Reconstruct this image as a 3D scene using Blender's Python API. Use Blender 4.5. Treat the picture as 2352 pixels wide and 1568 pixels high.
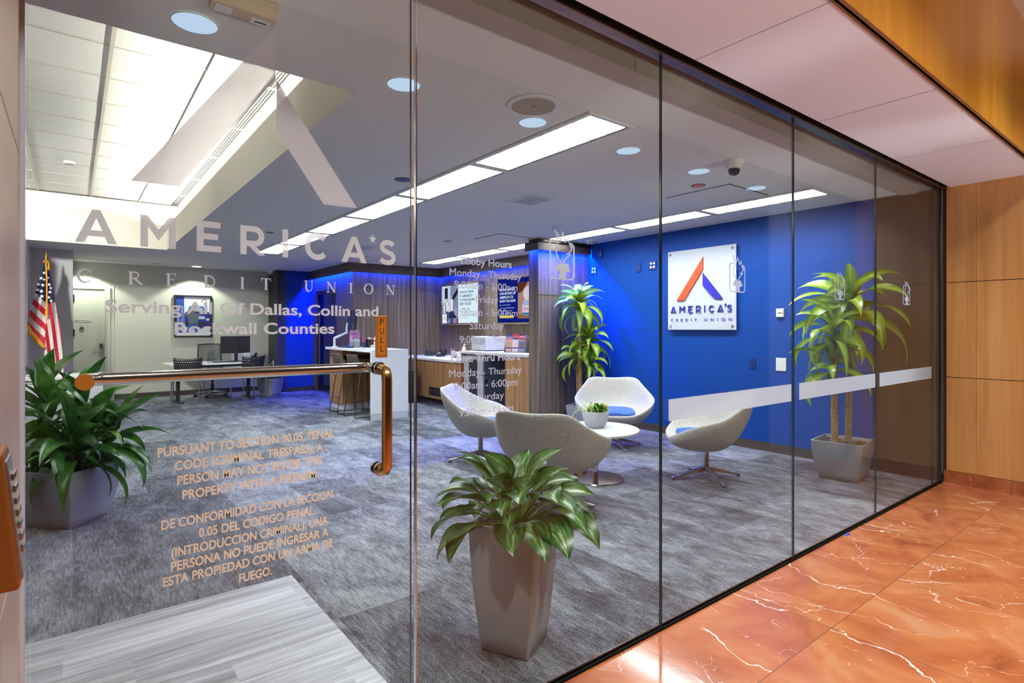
import bpy, math, random
from mathutils import Vector, Matrix

# ------------------------------------------------------------------ clearing
for o in list(bpy.data.objects):
    bpy.data.objects.remove(o)
S = bpy.context.scene
C = S.collection
PI = math.pi
R = math.radians

# ------------------------------------------------------------------ camera
cam_d = bpy.data.cameras.new('camera')
cam_d.sensor_width = 36.0
cam_d.lens = 36.0 * 1293.0 / 2352.0
cam_d.shift_y = -29.5 / 2352.0
cam_d.clip_start = 0.02
cam = bpy.data.objects.new('camera', cam_d)
cam.location = (0.0, -1.62, 1.38)
cam.rotation_euler = (R(90), 0, -math.atan2(0.61533, 0.78827))
C.objects.link(cam)
S.camera = cam

# ------------------------------------------------------------------ world, exposure
w = bpy.data.worlds.new('world')
S.world = w
w.use_nodes = True
w.node_tree.nodes['Background'].inputs[0].default_value = (0.9, 0.85, 0.8, 1)
w.node_tree.nodes['Background'].inputs[1].default_value = 0.06
S.view_settings.view_transform = 'Standard'
S.view_settings.look = 'None'
S.view_settings.gamma = 1.0
S.view_settings.use_curve_mapping = False
S.view_settings.exposure = 0.0
cy = S.cycles
cy.max_bounces = 8
cy.diffuse_bounces = 4
cy.glossy_bounces = 4
cy.transmission_bounces = 6
cy.transparent_max_bounces = 16
cy.caustics_reflective = False
cy.caustics_refractive = False
cy.sample_clamp_indirect = 4.0
cy.use_denoising = True
cy.adaptive_threshold = 0.015

# light levels
STRIP_L = 50.0          # radiance of the fluorescent lens strips
COVE_L = 340.0           # cove light in the raised ceiling
LED_W = 5.0            # multiplier on blue LED runs
WARM = (1.0, 0.95, 0.90)
COOL = (0.95, 0.97, 1.0)


def lamp(name, kind, loc, energy, color, parent=None, rot=None, size=0.1, size_y=None, spot=None, blend=0.6):
    d = bpy.data.lights.new(name, kind)
    d.energy = energy
    d.color = color
    if kind == 'AREA':
        d.size = size
        if size_y:
            d.shape = 'RECTANGLE'
            d.size_y = size_y
    else:
        d.shadow_soft_size = size
    if kind == 'SPOT':
        d.spot_size = R(spot or 90)
        d.spot_blend = blend
    o = bpy.data.objects.new(name, d)
    o.location = loc
    if rot:
        o.rotation_euler = rot
    if parent:
        o.parent = parent
    C.objects.link(o)
    return o


# hallway lamps: recessed warm cans in the high hallway ceiling and behind the camera
for hx, he in ((-1.4, 125), (0.2, 240), (1.6, 220), (3.0, 155), (4.4, 160), (5.5, 185)):
    lamp('hall_lamp', 'SPOT', (hx, -1.75, 3.46), he, WARM, size=0.06, spot=125, blend=0.8)
# unseen fill spots added behind the camera to lift the soffit with neutral light
for hx in (-0.6, 1.6, 3.6, 5.2):
    lamp('soffit_fill', 'SPOT', (hx, -3.3, 0.9), 150, (0.92, 0.96, 1.0), rot=(R(90 + 32), 0, 0), size=0.15, spot=44, blend=0.5)
# added fill spots, out of view on the left, brightening rear walls and recess
def aim(p, q):
    return (Vector(q) - Vector(p)).to_track_quat('-Z', 'Y').to_euler()


for p, q, e in (((-1.3, 5.6, 3.2), (-0.2, 9.95, 1.5), 380), ((-1.4, 5.2, 3.2), (1.0, 11.8, 1.3), 420), ((-1.3, 1.9, 3.2), (0.0, 3.5, 0.5), 45), ((-1.3, 6.0, 3.2), (0.0, 8.2, 0.7), 70), ((-1.7, 3.4, 3.2), (1.2, 3.6, 2.9), 70), ((-1.7, 6.2, 3.2), (1.2, 6.4, 2.9), 70)):
    lamp('left_fill_spot', 'SPOT', p, e, (1.0, 0.97, 0.93), rot=aim(p, q), size=0.12, spot=62, blend=0.7)
# blue LED runs tucked behind the dark crown boards (face down)
BLUE = (0.0, 0.028, 1.0)


def led(x0, y0, x1, y1, z, watts, tilt=0.0):
    L = math.hypot(x1 - x0, y1 - y0)
    a = math.atan2(y1 - y0, x1 - x0)
    lamp('led_run', 'AREA', ((x0 + x1) / 2, (y0 + y1) / 2, z), watts * LED_W, BLUE, rot=(R(tilt), 0, a), size=L, size_y=0.03)


led(5.16, 4.375, 6.12, 4.375, 2.53, 85, -55)      # pier front
led(5.14, 4.42, 5.14, 4.60, 2.53, 6, 35)          # pier end
led(6.20, 4.66, 6.20, 8.80, 2.53, 13, 10)         # screen wall
led(4.32, 8.80, 6.20, 8.80, 2.53, 9, -10)        # niche back wall
led(4.22, 8.86, 4.22, 11.05, 2.53, 45, 35)        # glass door wall

# ------------------------------------------------------------------ helpers
def prop(o, label=None, cat=None, group=None, kind=None):
    if label: o['label'] = label
    if cat: o['category'] = cat
    if group: o['group'] = group
    if kind: o['kind'] = kind
    return o


def thing(name, label, cat, loc=(0, 0, 0), rz=0.0, group=None):
    o = bpy.data.objects.new(name, None)
    o.empty_display_size = 0.1
    o.location = loc
    o.rotation_euler = (0, 0, rz)
    C.objects.link(o)
    return prop(o, label, cat, group)


def kids(o):
    return [c for c in bpy.data.objects if c.parent == o]


def copy_tree(o, parent=None):
    c = o.copy()
    C.objects.link(c)
    if parent: c.parent = parent
    for ch in kids(o):
        copy_tree(ch, c)
    return c


def relabel(o, label, loc=None, rz=None):
    o['label'] = label
    if loc is not None: o.location = loc
    if rz is not None: o.rotation_euler = (0, 0, rz)
    return o


class MB:
    """collects faces for ONE mesh object"""
    def __init__(s):
        s.v = []; s.f = []; s.m = []; s.uv = []

    def add(s, verts, faces, mat=0, uvs=None):
        n = len(s.v)
        s.v += [tuple(p) for p in verts]
        s.uv += list(uvs) if uvs else [(0, 0)] * len(verts)
        for f in faces:
            s.f.append(tuple(i + n for i in f)); s.m.append(mat)
        return s

    def box(s, x0, x1, y0, y1, z0, z1, mat=0):
        v = [(x0, y0, z0), (x1, y0, z0), (x1, y1, z0), (x0, y1, z0), (x0, y0, z1), (x1, y0, z1), (x1, y1, z1), (x0, y1, z1)]
        return s.add(v, [(0, 3, 2, 1), (4, 5, 6, 7), (0, 1, 5, 4), (1, 2, 6, 5), (2, 3, 7, 6), (3, 0, 4, 7)], mat)

    def hexa(s, lo, hi, mat=0):
        """lo, hi: 4 points each, counter clockwise seen from above"""
        return s.add(list(lo) + list(hi), [(0, 3, 2, 1), (4, 5, 6, 7), (0, 1, 5, 4), (1, 2, 6, 5), (2, 3, 7, 6), (3, 0, 4, 7)], mat)

    def prism(s, pts, a, b, axis='z', mat=0):
        """polygon in a plane, extruded along axis from a to b"""
        n = len(pts)
        if axis == 'z': F = lambda p, t: (p[0], p[1], t)
        elif axis == 'y': F = lambda p, t: (p[0], t, p[1])
        else: F = lambda p, t: (t, p[0], p[1])
        v = [F(p, a) for p in pts] + [F(p, b) for p in pts]
        fs = [tuple(range(n)), tuple(range(2 * n - 1, n - 1, -1))]
        fs += [(i, i + n, (i + 1) % n + n, (i + 1) % n) for i in range(n)]
        return s.add(v, fs, mat)

    def flat(s, pts, y=0.0, mat=0):
        """flat polygon in the XZ plane facing -Y"""
        return s.add([(p[0], y, p[1]) for p in pts], [tuple(range(len(pts)))], mat)

    def tube(s, path, r, n=10, mat=0, cap=True):
        path = [Vector(p) for p in path]
        rs = r if isinstance(r, (list, tuple)) else [r] * len(path)
        up = None
        rings = []
        for i, p in enumerate(path):
            if i == 0: d = path[1] - p
            elif i == len(path) - 1: d = p - path[i - 1]
            else: d = (path[i + 1] - p).normalized() + (p - path[i - 1]).normalized()
            d.normalize()
            if up is None:
                up = Vector((0, 0, 1)) if abs(d.z) < 0.9 else Vector((1, 0, 0))
            x = d.cross(up)
            if x.length < 1e-5: x = d.cross(Vector((0, 1, 0)))
            x.normalize()
            y = x.cross(d).normalized()
            up = y
            rings.append([p + (x * math.cos(2 * PI * k / n) + y * math.sin(2 * PI * k / n)) * rs[i] for k in range(n)])
        v = [q for ring in rings for q in ring]
        f = []
        for i in range(len(path) - 1):
            for k in range(n):
                a, b = i * n + k, i * n + (k + 1) % n
                f.append((a, b, b + n, a + n))
        if cap:
            f.append(tuple(range(n - 1, -1, -1)))
            f.append(tuple(range((len(path) - 1) * n, len(path) * n)))
        return s.add(v, f, mat)

    def lathe(s, prof, c=(0, 0, 0), n=28, mat=0, cap=True):
        """prof: list of (r, z)"""
        v = []; f = []
        for r, z in prof:
            for k in range(n):
                a = 2 * PI * k / n
                v.append((c[0] + r * math.cos(a), c[1] + r * math.sin(a), c[2] + z))
        for i in range(len(prof) - 1):
            for k in range(n):
                a, b = i * n + k, i * n + (k + 1) % n
                f.append((a, b, b + n, a + n))
        if cap and prof[0][0] > 1e-6: f.append(tuple(range(n - 1, -1, -1)))
        if cap and prof[-1][0] > 1e-6: f.append(tuple(range((len(prof) - 1) * n, len(prof) * n)))
        return s.add(v, f, mat)

    def build(s, name, mats, parent=None, loc=(0, 0, 0), rot=(0, 0, 0), smooth=None, bevel=0, bseg=2, sub=0, solid=0):
        me = bpy.data.meshes.new(name)
        me.from_pydata(s.v, [], s.f)
        if not isinstance(mats, (list, tuple)): mats = [mats]
        for m in mats: me.materials.append(m)
        me.polygons.foreach_set('material_index', s.m)
        ul = me.uv_layers.new(name='UVMap')
        for lp in me.loops:
            ul.data[lp.index].uv = s.uv[lp.vertex_index]
        me.update()
        o = bpy.data.objects.new(name, me)
        o.location = loc
        o.rotation_euler = rot
        C.objects.link(o)
        if parent: o.parent = parent
        if solid:
            md = o.modifiers.new('solid', 'SOLIDIFY'); md.thickness = solid; md.offset = -1
        if sub:
            md = o.modifiers.new('sub', 'SUBSURF'); md.levels = sub; md.render_levels = sub
        if bevel:
            md = o.modifiers.new('bevel', 'BEVEL'); md.width = bevel; md.segments = bseg; md.limit_method = 'ANGLE'; md.angle_limit = R(40)
        if smooth is None: smooth = 40
        if smooth:
            me.polygons.foreach_set('use_smooth', [True] * len(me.polygons))
            if smooth < 180:
                try:
                    me.set_sharp_from_angle(angle=R(smooth))
                except Exception:
                    pass
        return o


def stroke(pts, wd, closed=False):
    """2D polyline -> list of quads of the given width (mitred)"""
    P = [Vector(p) for p in pts]
    n = len(P)
    L = []; Q = []
    for i in range(n):
        if closed:
            a, b = P[i - 1], P[(i + 1) % n]
        else:
            a, b = P[max(i - 1, 0)], P[min(i + 1, n - 1)]
        d1 = (P[i] - a); d2 = (b - P[i])
        if d1.length < 1e-9: d1 = d2
        if d2.length < 1e-9: d2 = d1
        d1.normalize(); d2.normalize()
        t = d1 + d2
        if t.length < 1e-6: t = d1
        t.normalize()
        nrm = Vector((-t.y, t.x))
        k = max(0.45, abs(nrm.dot(Vector((-d1.y, d1.x)))))
        L.append(P[i] + nrm * wd / 2 / k); Q.append(P[i] - nrm * wd / 2 / k)
    out = []
    for i in range(n if closed else n - 1):
        j = (i + 1) % n
        out.append([tuple(Q[i]), tuple(Q[j]), tuple(L[j]), tuple(L[i])])
    return out


_txt_cache = {}


def text_geo(s, bold=0.0, extrude=0.0, spacing=1.0):
    key = (s, bold, extrude, spacing)
    if key in _txt_cache: return _txt_cache[key]
    cu = bpy.data.curves.new('t', 'FONT')
    cu.body = s
    cu.size = 1.0
    cu.offset = bold
    cu.extrude = extrude
    cu.space_character = spacing
    cu.resolution_u = 4
    o = bpy.data.objects.new('t', cu)
    C.objects.link(o)
    dg = bpy.context.evaluated_depsgraph_get()
    me = bpy.data.meshes.new_from_object(o.evaluated_get(dg))
    v = [tuple(p.co) for p in me.vertices]
    f = [tuple(p.vertices) for p in me.polygons]
    bpy.data.objects.remove(o)
    bpy.data.curves.remove(cu)
    bpy.data.meshes.remove(me)
    _txt_cache[key] = (v, f)
    return v, f


def text_into(mb, s, x0, x1, zb, h=None, y=0.0, bold=0.0, mat=0, spacing=1.0, extrude=0.0, capline=None):
    """write s with its ink spanning x0..x1, baseline zb; h = height of a capital (0.73 em)"""
    v, f = text_geo(s, bold, extrude, spacing)
    if not v: return
    a = min(p[0] for p in v); b = max(p[0] for p in v)
    sx = (x1 - x0) / (b - a)
    sz = (h / 0.73) if h else sx
    mb.add([(x0 + (p[0] - a) * sx, y - p[2] * (1 if extrude == 0 else 1), zb + p[1] * sz) for p in v], f, mat)


# ------------------------------------------------------------------ materials
_m = {}


def srgb(r, g, b):
    f = lambda c: (c / 255 / 12.92) if c / 255 <= 0.04045 else ((c / 255 + 0.055) / 1.055) ** 2.4
    return (f(r), f(g), f(b))


def mat(name, col=(0.8, 0.8, 0.8), rough=0.5, metal=0.0, spec=0.5, noise=0.0, nscale=40.0, bump=0.0, coat=0.0):
    if name in _m: return _m[name]
    m = bpy.data.materials.new(name)
    m.use_nodes = True
    nt = m.node_tree
    p = nt.nodes['Principled BSDF']
    p.inputs['Base Color'].default_value = (*col, 1)
    p.inputs['Roughness'].default_value = rough
    p.inputs['Metallic'].default_value = metal
    p.inputs['Specular IOR Level'].default_value = spec
    p.inputs['Coat Weight'].default_value = coat
    if noise or bump:
        tc = nt.nodes.new('ShaderNodeTexCoord')
        n = nt.nodes.new('ShaderNodeTexNoise'); n.inputs['Scale'].default_value = nscale; n.inputs['Detail'].default_value = 4
        nt.links.new(tc.outputs['Object'], n.inputs['Vector'])
        if noise:
            r = nt.nodes.new('ShaderNodeValToRGB')
            r.color_ramp.elements[0].position = 0.3; r.color_ramp.elements[1].position = 0.7
            r.color_ramp.elements[0].color = (*[c * (1 - noise) for c in col], 1)
            r.color_ramp.elements[1].color = (*[min(1, c * (1 + noise)) for c in col], 1)
            nt.links.new(n.outputs['Fac'], r.inputs['Fac'])
            nt.links.new(r.outputs['Color'], p.inputs['Base Color'])
        if bump:
            b = nt.nodes.new('ShaderNodeBump'); b.inputs['Strength'].default_value = bump; b.inputs['Distance'].default_value = 0.002
            nt.links.new(n.outputs['Fac'], b.inputs['Height'])
            nt.links.new(b.outputs['Normal'], p.inputs['Normal'])
    _m[name] = m
    return m


class NT:
    """small node-tree writer"""
    def __init__(s, name):
        s.m = bpy.data.materials.new(name); s.m.use_nodes = True
        s.t = s.m.node_tree
        s.p = s.t.nodes['Principled BSDF']
        s.out = s.t.nodes['Material Output']
        _m[name] = s.m

    def n(s, typ, ins=None, **kw):
        nd = s.t.nodes.new(typ)
        for k, val in kw.items(): setattr(nd, k, val)
        for k, val in (ins or {}).items(): s.set(nd.inputs[k], val)
        return nd

    def set(s, sock, val):
        if hasattr(val, 'is_output') or isinstance(val, bpy.types.NodeSocket): s.t.links.new(val, sock)
        elif isinstance(val, tuple) and len(val) == 3 and sock.type == 'RGBA': sock.default_value = (*val, 1)
        else: sock.default_value = val

    def math(s, op, a, b=0.0, c=0.0):
        nd = s.t.nodes.new('ShaderNodeMath'); nd.operation = op
        s.set(nd.inputs[0], a); s.set(nd.inputs[1], b); s.set(nd.inputs[2], c)
        return nd.outputs[0]

    def co(s, scale=(1, 1, 1), kind='Object', rot=(0, 0, 0)):
        tc = s.t.nodes.new('ShaderNodeTexCoord')
        mp = s.t.nodes.new('ShaderNodeMapping')
        mp.inputs['Scale'].default_value = scale
        mp.inputs['Rotation'].default_value = rot
        s.t.links.new(tc.outputs[kind], mp.inputs['Vector'])
        return mp.outputs['Vector']

    def noise(s, vec, scale=1.0, detail=4.0, rough=0.55, dist=0.0):
        return s.n('ShaderNodeTexNoise', {'Vector': vec, 'Scale': scale, 'Detail': detail, 'Roughness': rough, 'Distortion': dist})

    def ramp(s, fac, stops):
        r = s.t.nodes.new('ShaderNodeValToRGB')
        el = r.color_ramp.elements
        while len(el) < len(stops): el.new(0.5)
        for e, (pos, col) in zip(el, stops):
            e.position = pos; e.color = (*col, 1)
        s.set(r.inputs['Fac'], fac)
        return r.outputs['Color']

    def mix(s, fac, a, b, blend='MIX'):
        nd = s.t.nodes.new('ShaderNodeMix'); nd.data_type = 'RGBA'; nd.blend_type = blend
        s.set(nd.inputs[0], fac); s.set(nd.inputs[6], a); s.set(nd.inputs[7], b)
        return nd.outputs[2]

    def bump(s, h, strength=0.3, dist=0.002):
        b = s.n('ShaderNodeBump', {'Height': h, 'Strength': strength, 'Distance': dist})
        s.t.links.new(b.outputs['Normal'], s.p.inputs['Normal'])


def wood(name, dark, mid, light, scale=(22, 22, 0.9), rough=0.4, spec=0.4, coat=0.0):
    k = NT(name)
    v = k.co(scale)
    n1 = k.noise(v, 1.0, 6, 0.6, 0.4)
    v2 = k.co((scale[0] * 5, scale[1] * 5, scale[2] * 2.5))
    n2 = k.noise(v2, 1.0, 3, 0.6)
    f = k.math('ADD', k.math('MULTIPLY', n1.outputs['Fac'], 0.7), k.math('MULTIPLY', n2.outputs['Fac'], 0.3))
    k.set(k.p.inputs['Base Color'], k.ramp(f, [(0.33, dark), (0.5, mid), (0.66, light)]))
    k.p.inputs['Roughness'].default_value = rough
    k.p.inputs['Specular IOR Level'].default_value = spec
    k.p.inputs['Coat Weight'].default_value = coat
    k.p.inputs['Coat Roughness'].default_value = 0.15
    return k.m


def emis(name, col, strength=1.0):
    if name in _m: return _m[name]
    k = NT(name)
    e = k.n('ShaderNodeEmission', {'Color': col, 'Strength': strength})
    k.t.links.new(e.outputs[0], k.out.inputs['Surface'])
    return k.m


def carpet():
    k = NT('carpet_loop')
    tc = k.t.nodes.new('ShaderNodeTexCoord')
    sx = k.n('ShaderNodeSeparateXYZ', {'Vector': tc.outputs['Object']})
    ix = k.math('FLOOR', k.math('DIVIDE', sx.outputs['X'], 0.5))
    off = k.math('MULTIPLY', k.math('MODULO', ix, 2.0), 0.5)
    iy = k.math('FLOOR', k.math('ADD', k.math('DIVIDE', sx.outputs['Y'], 1.0), off))
    cb = k.n('ShaderNodeCombineXYZ', {'X': ix, 'Y': iy})
    wn = k.n('ShaderNodeTexWhiteNoise', {'Vector': cb.outputs[0]})
    # streak pattern along Y
    st = k.noise(k.co((85, 10, 1)), 1.0, 5, 0.68, 0.22).outputs['Fac']
    bl = k.noise(k.co((5.5, 2.6, 1)), 1.0, 6, 0.72, 0.5).outputs['Fac']
    rib = k.noise(k.co((290, 110, 1)), 1.0, 2, 0.6).outputs['Fac']
    f = k.math('ADD', k.math('MULTIPLY', st, 0.55), k.math('MULTIPLY', bl, 0.62))
    f = k.math('ADD', f, k.math('MULTIPLY', k.math('SUBTRACT', wn.outputs['Value'], 0.5), 0.15))
    f = k.math('ADD', f, k.math('MULTIPLY', k.math('SUBTRACT', rib, 0.5), 0.75))
    c = k.ramp(f, [(0.40, (0.026, 0.028, 0.036)), (0.55, (0.095, 0.102, 0.128)), (0.68, (0.225, 0.238, 0.285)), (0.82, (0.39, 0.39, 0.41))])
    k.set(k.p.inputs['Base Color'], c)
    k.p.inputs['Roughness'].default_value = 0.95
    k.p.inputs['Specular IOR Level'].default_value = 0.1
    k.bump(rib, 0.6, 0.004)
    return k.m


def marble(name='red_marble', dim='2D'):
    k = NT(name)
    tc = k.t.nodes.new('ShaderNodeTexCoord')
    sx = k.n('ShaderNodeSeparateXYZ', {'Vector': tc.outputs['Object']})
    T = 0.8125
    tx = k.math('DIVIDE', k.math('SUBTRACT', sx.outputs['X'], 1.95), T)
    ty = k.math('DIVIDE', k.math('ADD', sx.outputs['Y'], 0.48), T)
    jx = k.math('ABSOLUTE', k.math('SUBTRACT', k.math('FRACT', k.math('ADD', tx, 0.5)), 0.5))
    jy = k.math('ABSOLUTE', k.math('SUBTRACT', k.math('FRACT', k.math('ADD', ty, 0.5)), 0.5))
    joint = k.math('LESS_THAN', k.math('MINIMUM', jx, jy), 0.0022)
    cb = k.n('ShaderNodeCombineXYZ', {'X': k.math('FLOOR', tx), 'Y': k.math('FLOOR', ty)})
    wn = k.n('ShaderNodeTexWhiteNoise', {'Vector': cb.outputs[0]})
    # every slab is cut from another place of the stone
    shift = k.n('ShaderNodeVectorMath', {0: wn.outputs['Color'], 1: (9, 9, 9)}, operation='MULTIPLY')
    pos = k.n('ShaderNodeVectorMath', {0: tc.outputs['Object'], 1: shift.outputs[0]}, operation='ADD').outputs[0]
    base = k.noise(pos, 2.3, 8, 0.62, 0.8).outputs['Fac']
    col = k.ramp(base, [(0.28, (0.20, 0.055, 0.022)), (0.43, (0.39, 0.112, 0.042)), (0.57, (0.48, 0.170, 0.064)), (0.75, (0.54, 0.275, 0.145))])
    col = k.mix(k.math('MULTIPLY', wn.outputs['Value'], 0.25), col, (0.45, 0.17, 0.10))
    # veins running along Y, bent by noise
    warp = k.noise(pos, 1.6, 5, 0.6)
    wv = k.n('ShaderNodeVectorMath', {0: warp.outputs['Color'], 1: (0.55, 0.55, 0.0)}, operation='MULTIPLY').outputs[0]
    vp = k.n('ShaderNodeVectorMath', {0: pos, 1: wv}, operation='ADD').outputs[0]
    mp = k.n('ShaderNodeMapping', {'Vector': vp, 'Scale': (1.9, 0.75, 1.0), 'Rotation': (0, 0, 0.25)}).outputs[0]
    vo = k.n('ShaderNodeTexVoronoi', {'Vector': mp, 'Scale': 1.0}, feature='DISTANCE_TO_EDGE', voronoi_dimensions=dim)
    msk = k.noise(pos, 1.9, 3, 0.5).outputs['Fac']
    wid = k.math('MINIMUM', k.math('MULTIPLY', k.math('MAXIMUM', k.math('SUBTRACT', msk, 0.49), 0.0), 0.07), 0.0075)
    v1 = k.math('LESS_THAN', vo.outputs['Distance'], wid)
    mp2 = k.n('ShaderNodeMapping', {'Vector': vp, 'Scale': (4.2, 2.4, 1.0), 'Rotation': (0, 0, -0.5)}).outputs[0]
    vo2 = k.n('ShaderNodeTexVoronoi', {'Vector': mp2, 'Scale': 1.0}, feature='DISTANCE_TO_EDGE', voronoi_dimensions=dim)
    msk2 = k.noise(pos, 3.1, 4, 0.6).outputs['Fac']
    v2 = k.math('LESS_THAN', vo2.outputs['Distance'], k.math('MULTIPLY', k.math('MAXIMUM', k.math('SUBTRACT', msk2, 0.50), 0.0), 0.09))
    fl = k.noise(pos, 26, 3, 0.7).outputs['Fac']
    v3 = k.math('GREATER_THAN', fl, 0.70)
    col = k.mix(k.math('MULTIPLY', v2, 0.6), col, (0.80, 0.66, 0.55))
    col = k.mix(k.math('MULTIPLY', v3, 0.5), col, (0.80, 0.66, 0.55))
    col = k.mix(v1, col, (0.86, 0.78, 0.68))
    col = k.mix(joint, col, (0.16, 0.07, 0.045))
    k.set(k.p.inputs['Base Color'], col)
    k.set(k.p.inputs['Roughness'], k.math('ADD', 0.07, k.math('MULTIPLY', base, 0.10)))
    k.p.inputs['Specular IOR Level'].default_value = 0.55
    return k.m


def clear_glass(name, tint=(0.93, 0.97, 0.955), edge=(0.03, 0.10, 0.09)):
    """clear float glass: transmission with a Schlick mirror reflection on both faces"""
    k = NT(name)
    lw = k.n('ShaderNodeLayerWeight', {'Blend': 0.5})
    f5 = k.math('POWER', lw.outputs['Facing'], 5.0)
    fr = k.math('ADD', 0.030, k.math('MULTIPLY', f5, 0.45))
    tr = k.n('ShaderNodeBsdfTransparent', {'Color': tint})
    gl = k.n('ShaderNodeBsdfGlossy', {'Color': (1, 1, 1), 'Roughness': 0.0})
    mx = k.n('ShaderNodeMixShader', {0: fr, 1: tr.outputs[0], 2: gl.outputs[0]})
    k.t.links.new(mx.outputs[0], k.out.inputs['Surface'])
    return k.m


def frosted(name, col, clear=0.12, through=0.55):
    """vinyl film on glass: scatters the light from both sides"""
    k = NT(name)
    d = k.n('ShaderNodeBsdfDiffuse', {'Color': col})
    t = k.n('ShaderNodeBsdfTranslucent', {'Color': col})
    a = k.n('ShaderNodeMixShader', {0: through, 1: d.outputs[0], 2: t.outputs[0]})
    tr = k.n('ShaderNodeBsdfTransparent', {'Color': (0.9, 0.9, 0.92)})
    b = k.n('ShaderNodeMixShader', {0: clear, 1: a.outputs[0], 2: tr.outputs[0]})
    k.t.links.new(b.outputs[0], k.out.inputs['Surface'])
    return k.m


def leaf_mat(name, dark, mid, pale, variegated=False, center_dark=False):
    """UV.x runs across the blade, UV.y along it"""
    k = NT(name)
    tc = k.t.nodes.new('ShaderNodeTexCoord')
    s2 = k.n('ShaderNodeSeparateXYZ', {'Vector': tc.outputs['UV']})
    ax = k.math('ABSOLUTE', k.math('SUBTRACT', s2.outputs['X'], 0.5))
    mp = k.n('ShaderNodeMapping', {'Vector': tc.outputs['UV'], 'Scale': (9, 1.5, 1)}).outputs[0]
    n = k.noise(mp, 1.6, 4, 0.6, 0.6).outputs['Fac']
    n2 = k.noise(k.co((6, 6, 6)), 1.0, 2).outputs['Fac']
    if variegated:
        f = k.math('ADD', k.math('MULTIPLY', k.math('SUBTRACT', 0.42, ax), 1.1), k.math('MULTIPLY', k.math('SUBTRACT', n, 0.5), 1.7))
        c = k.ramp(f, [(0.06, dark), (0.24, mid), (0.42, mid), (0.56, pale)])
    elif center_dark:
        f = k.math('ADD', k.math('MULTIPLY', ax, 2.0), k.math('MULTIPLY', k.math('SUBTRACT', n, 0.5), 0.5))
        c = k.ramp(f, [(0.0, pale), (0.35, mid), (0.75, dark)])
    else:
        f = k.math('ADD', n2, k.math('MULTIPLY', k.math('SUBTRACT', n, 0.5), 0.5))
        c = k.ramp(f, [(0.3, dark), (0.5, mid), (0.75, pale)])
    k.set(k.p.inputs['Base Color'], c)
    k.p.inputs['Roughness'].default_value = 0.28
    k.p.inputs['Specular IOR Level'].default_value = 0.5
    tl = k.n('ShaderNodeBsdfTranslucent', {'Color': c})
    mx = k.n('ShaderNodeMixShader', {0: 0.30, 1: k.p.outputs[0], 2: tl.outputs[0]})
    k.t.links.new(mx.outputs[0], k.out.inputs['Surface'])
    return k.m


def fabric(name, a, b):
    k = NT(name)
    n = k.noise(k.co((420, 420, 420)), 1.0, 2, 0.6).outputs['Fac']
    n2 = k.noise(k.co((90, 90, 90)), 1.0, 3, 0.7).outputs['Fac']
    f = k.math('ADD', k.math('MULTIPLY', n, 0.5), k.math('MULTIPLY', n2, 0.5))
    k.set(k.p.inputs['Base Color'], k.ramp(f, [(0.36, a), (0.58, b)]))
    k.p.inputs['Roughness'].default_value = 0.9
    k.p.inputs['Specular IOR Level'].default_value = 0.15
    k.p.inputs['Sheen Weight'].default_value = 0.15
    k.bump(n, 0.35, 0.001)
    return k.m


def brushed(name, col, rough=0.3, axis=(3, 3, 160)):
    k = NT(name)
    n = k.noise(k.co(axis), 1.0, 3, 0.6).outputs['Fac']
    k.set(k.p.inputs['Base Color'], k.ramp(n, [(0.3, tuple(c * 0.82 for c in col)), (0.7, col)]))
    k.p.inputs['Metallic'].default_value = 1.0
    k.set(k.p.inputs['Roughness'], k.math('ADD', rough - 0.05, k.math('MULTIPLY', n, 0.12)))
    return k.m


MAT_CARPET = carpet()
MAT_MARBLE = marble()
MAT_MARBLE_BASE = marble('red_marble_base', '3D')
MAT_GLASS = clear_glass('clear_glass')
MAT_GEDGE = mat('glass_edge', (0.012, 0.045, 0.042), 0.12, spec=0.8)
MAT_CEIL = mat('ceiling_paint', srgb(236, 231, 226), 0.85, spec=0.2, bump=0.15, nscale=220)
MAT_RECESS = mat('recess_paint', srgb(240, 234, 222), 0.85, spec=0.2)
MAT_TILE = mat('acoustic_tile', srgb(242, 238, 232), 0.95, spec=0.1, noise=0.05, nscale=260, bump=0.4)
MAT_TBAR = mat('grid_bar', srgb(215, 205, 190), 0.6)
MAT_WARMWALL = mat('sage_wall_paint', srgb(205, 203, 188), 0.75, spec=0.25, bump=0.08, nscale=260)
MAT_GREYWALL = mat('grey_wall_paint', srgb(208, 203, 204), 0.75, spec=0.25, bump=0.08, nscale=260)
MAT_DKGREY = mat('charcoal_wall_paint', srgb(58, 60, 70), 0.7, spec=0.25)
MAT_BLUE = mat('royal_blue_paint', (0.002, 0.052, 0.30), 0.5, spec=0.2)
MAT_DARKPIER = mat('dim_pier_paint', srgb(62, 52, 56), 0.6, spec=0.3)
MAT_BASE = mat('dark_rubber_base', srgb(66, 58, 56), 0.5)
MAT_WALNUT = wood('walnut_laminate', srgb(72, 60, 52), srgb(112, 96, 84), srgb(148, 130, 115), (26, 26, 0.55), 0.45)
MAT_CROWN = wood('dark_crown_wood', srgb(46, 38, 36), srgb(70, 58, 54), srgb(95, 80, 72), (3, 3, 30), 0.5)
MAT_OAK = wood('oak_laminate', srgb(122, 86, 54), srgb(168, 124, 82), srgb(196, 152, 106), (24, 24, 0.7), 0.45)
MAT_MAPLE = wood('maple_panel', srgb(200, 144, 80), srgb(214, 160, 94), srgb(228, 178, 114), (9, 9, 0.5), 0.28, 0.5, 0.3)
MAT_FASCIA = wood('amber_fascia_wood', srgb(204, 136, 36), srgb(216, 148, 44), srgb(226, 162, 62), (9, 9, 0.5), 0.25, 0.5, 0.35)
MAT_SOFFIT = mat('soffit_panel', srgb(246, 242, 250), 0.6, spec=0.3, bump=0.1, nscale=200)
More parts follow.
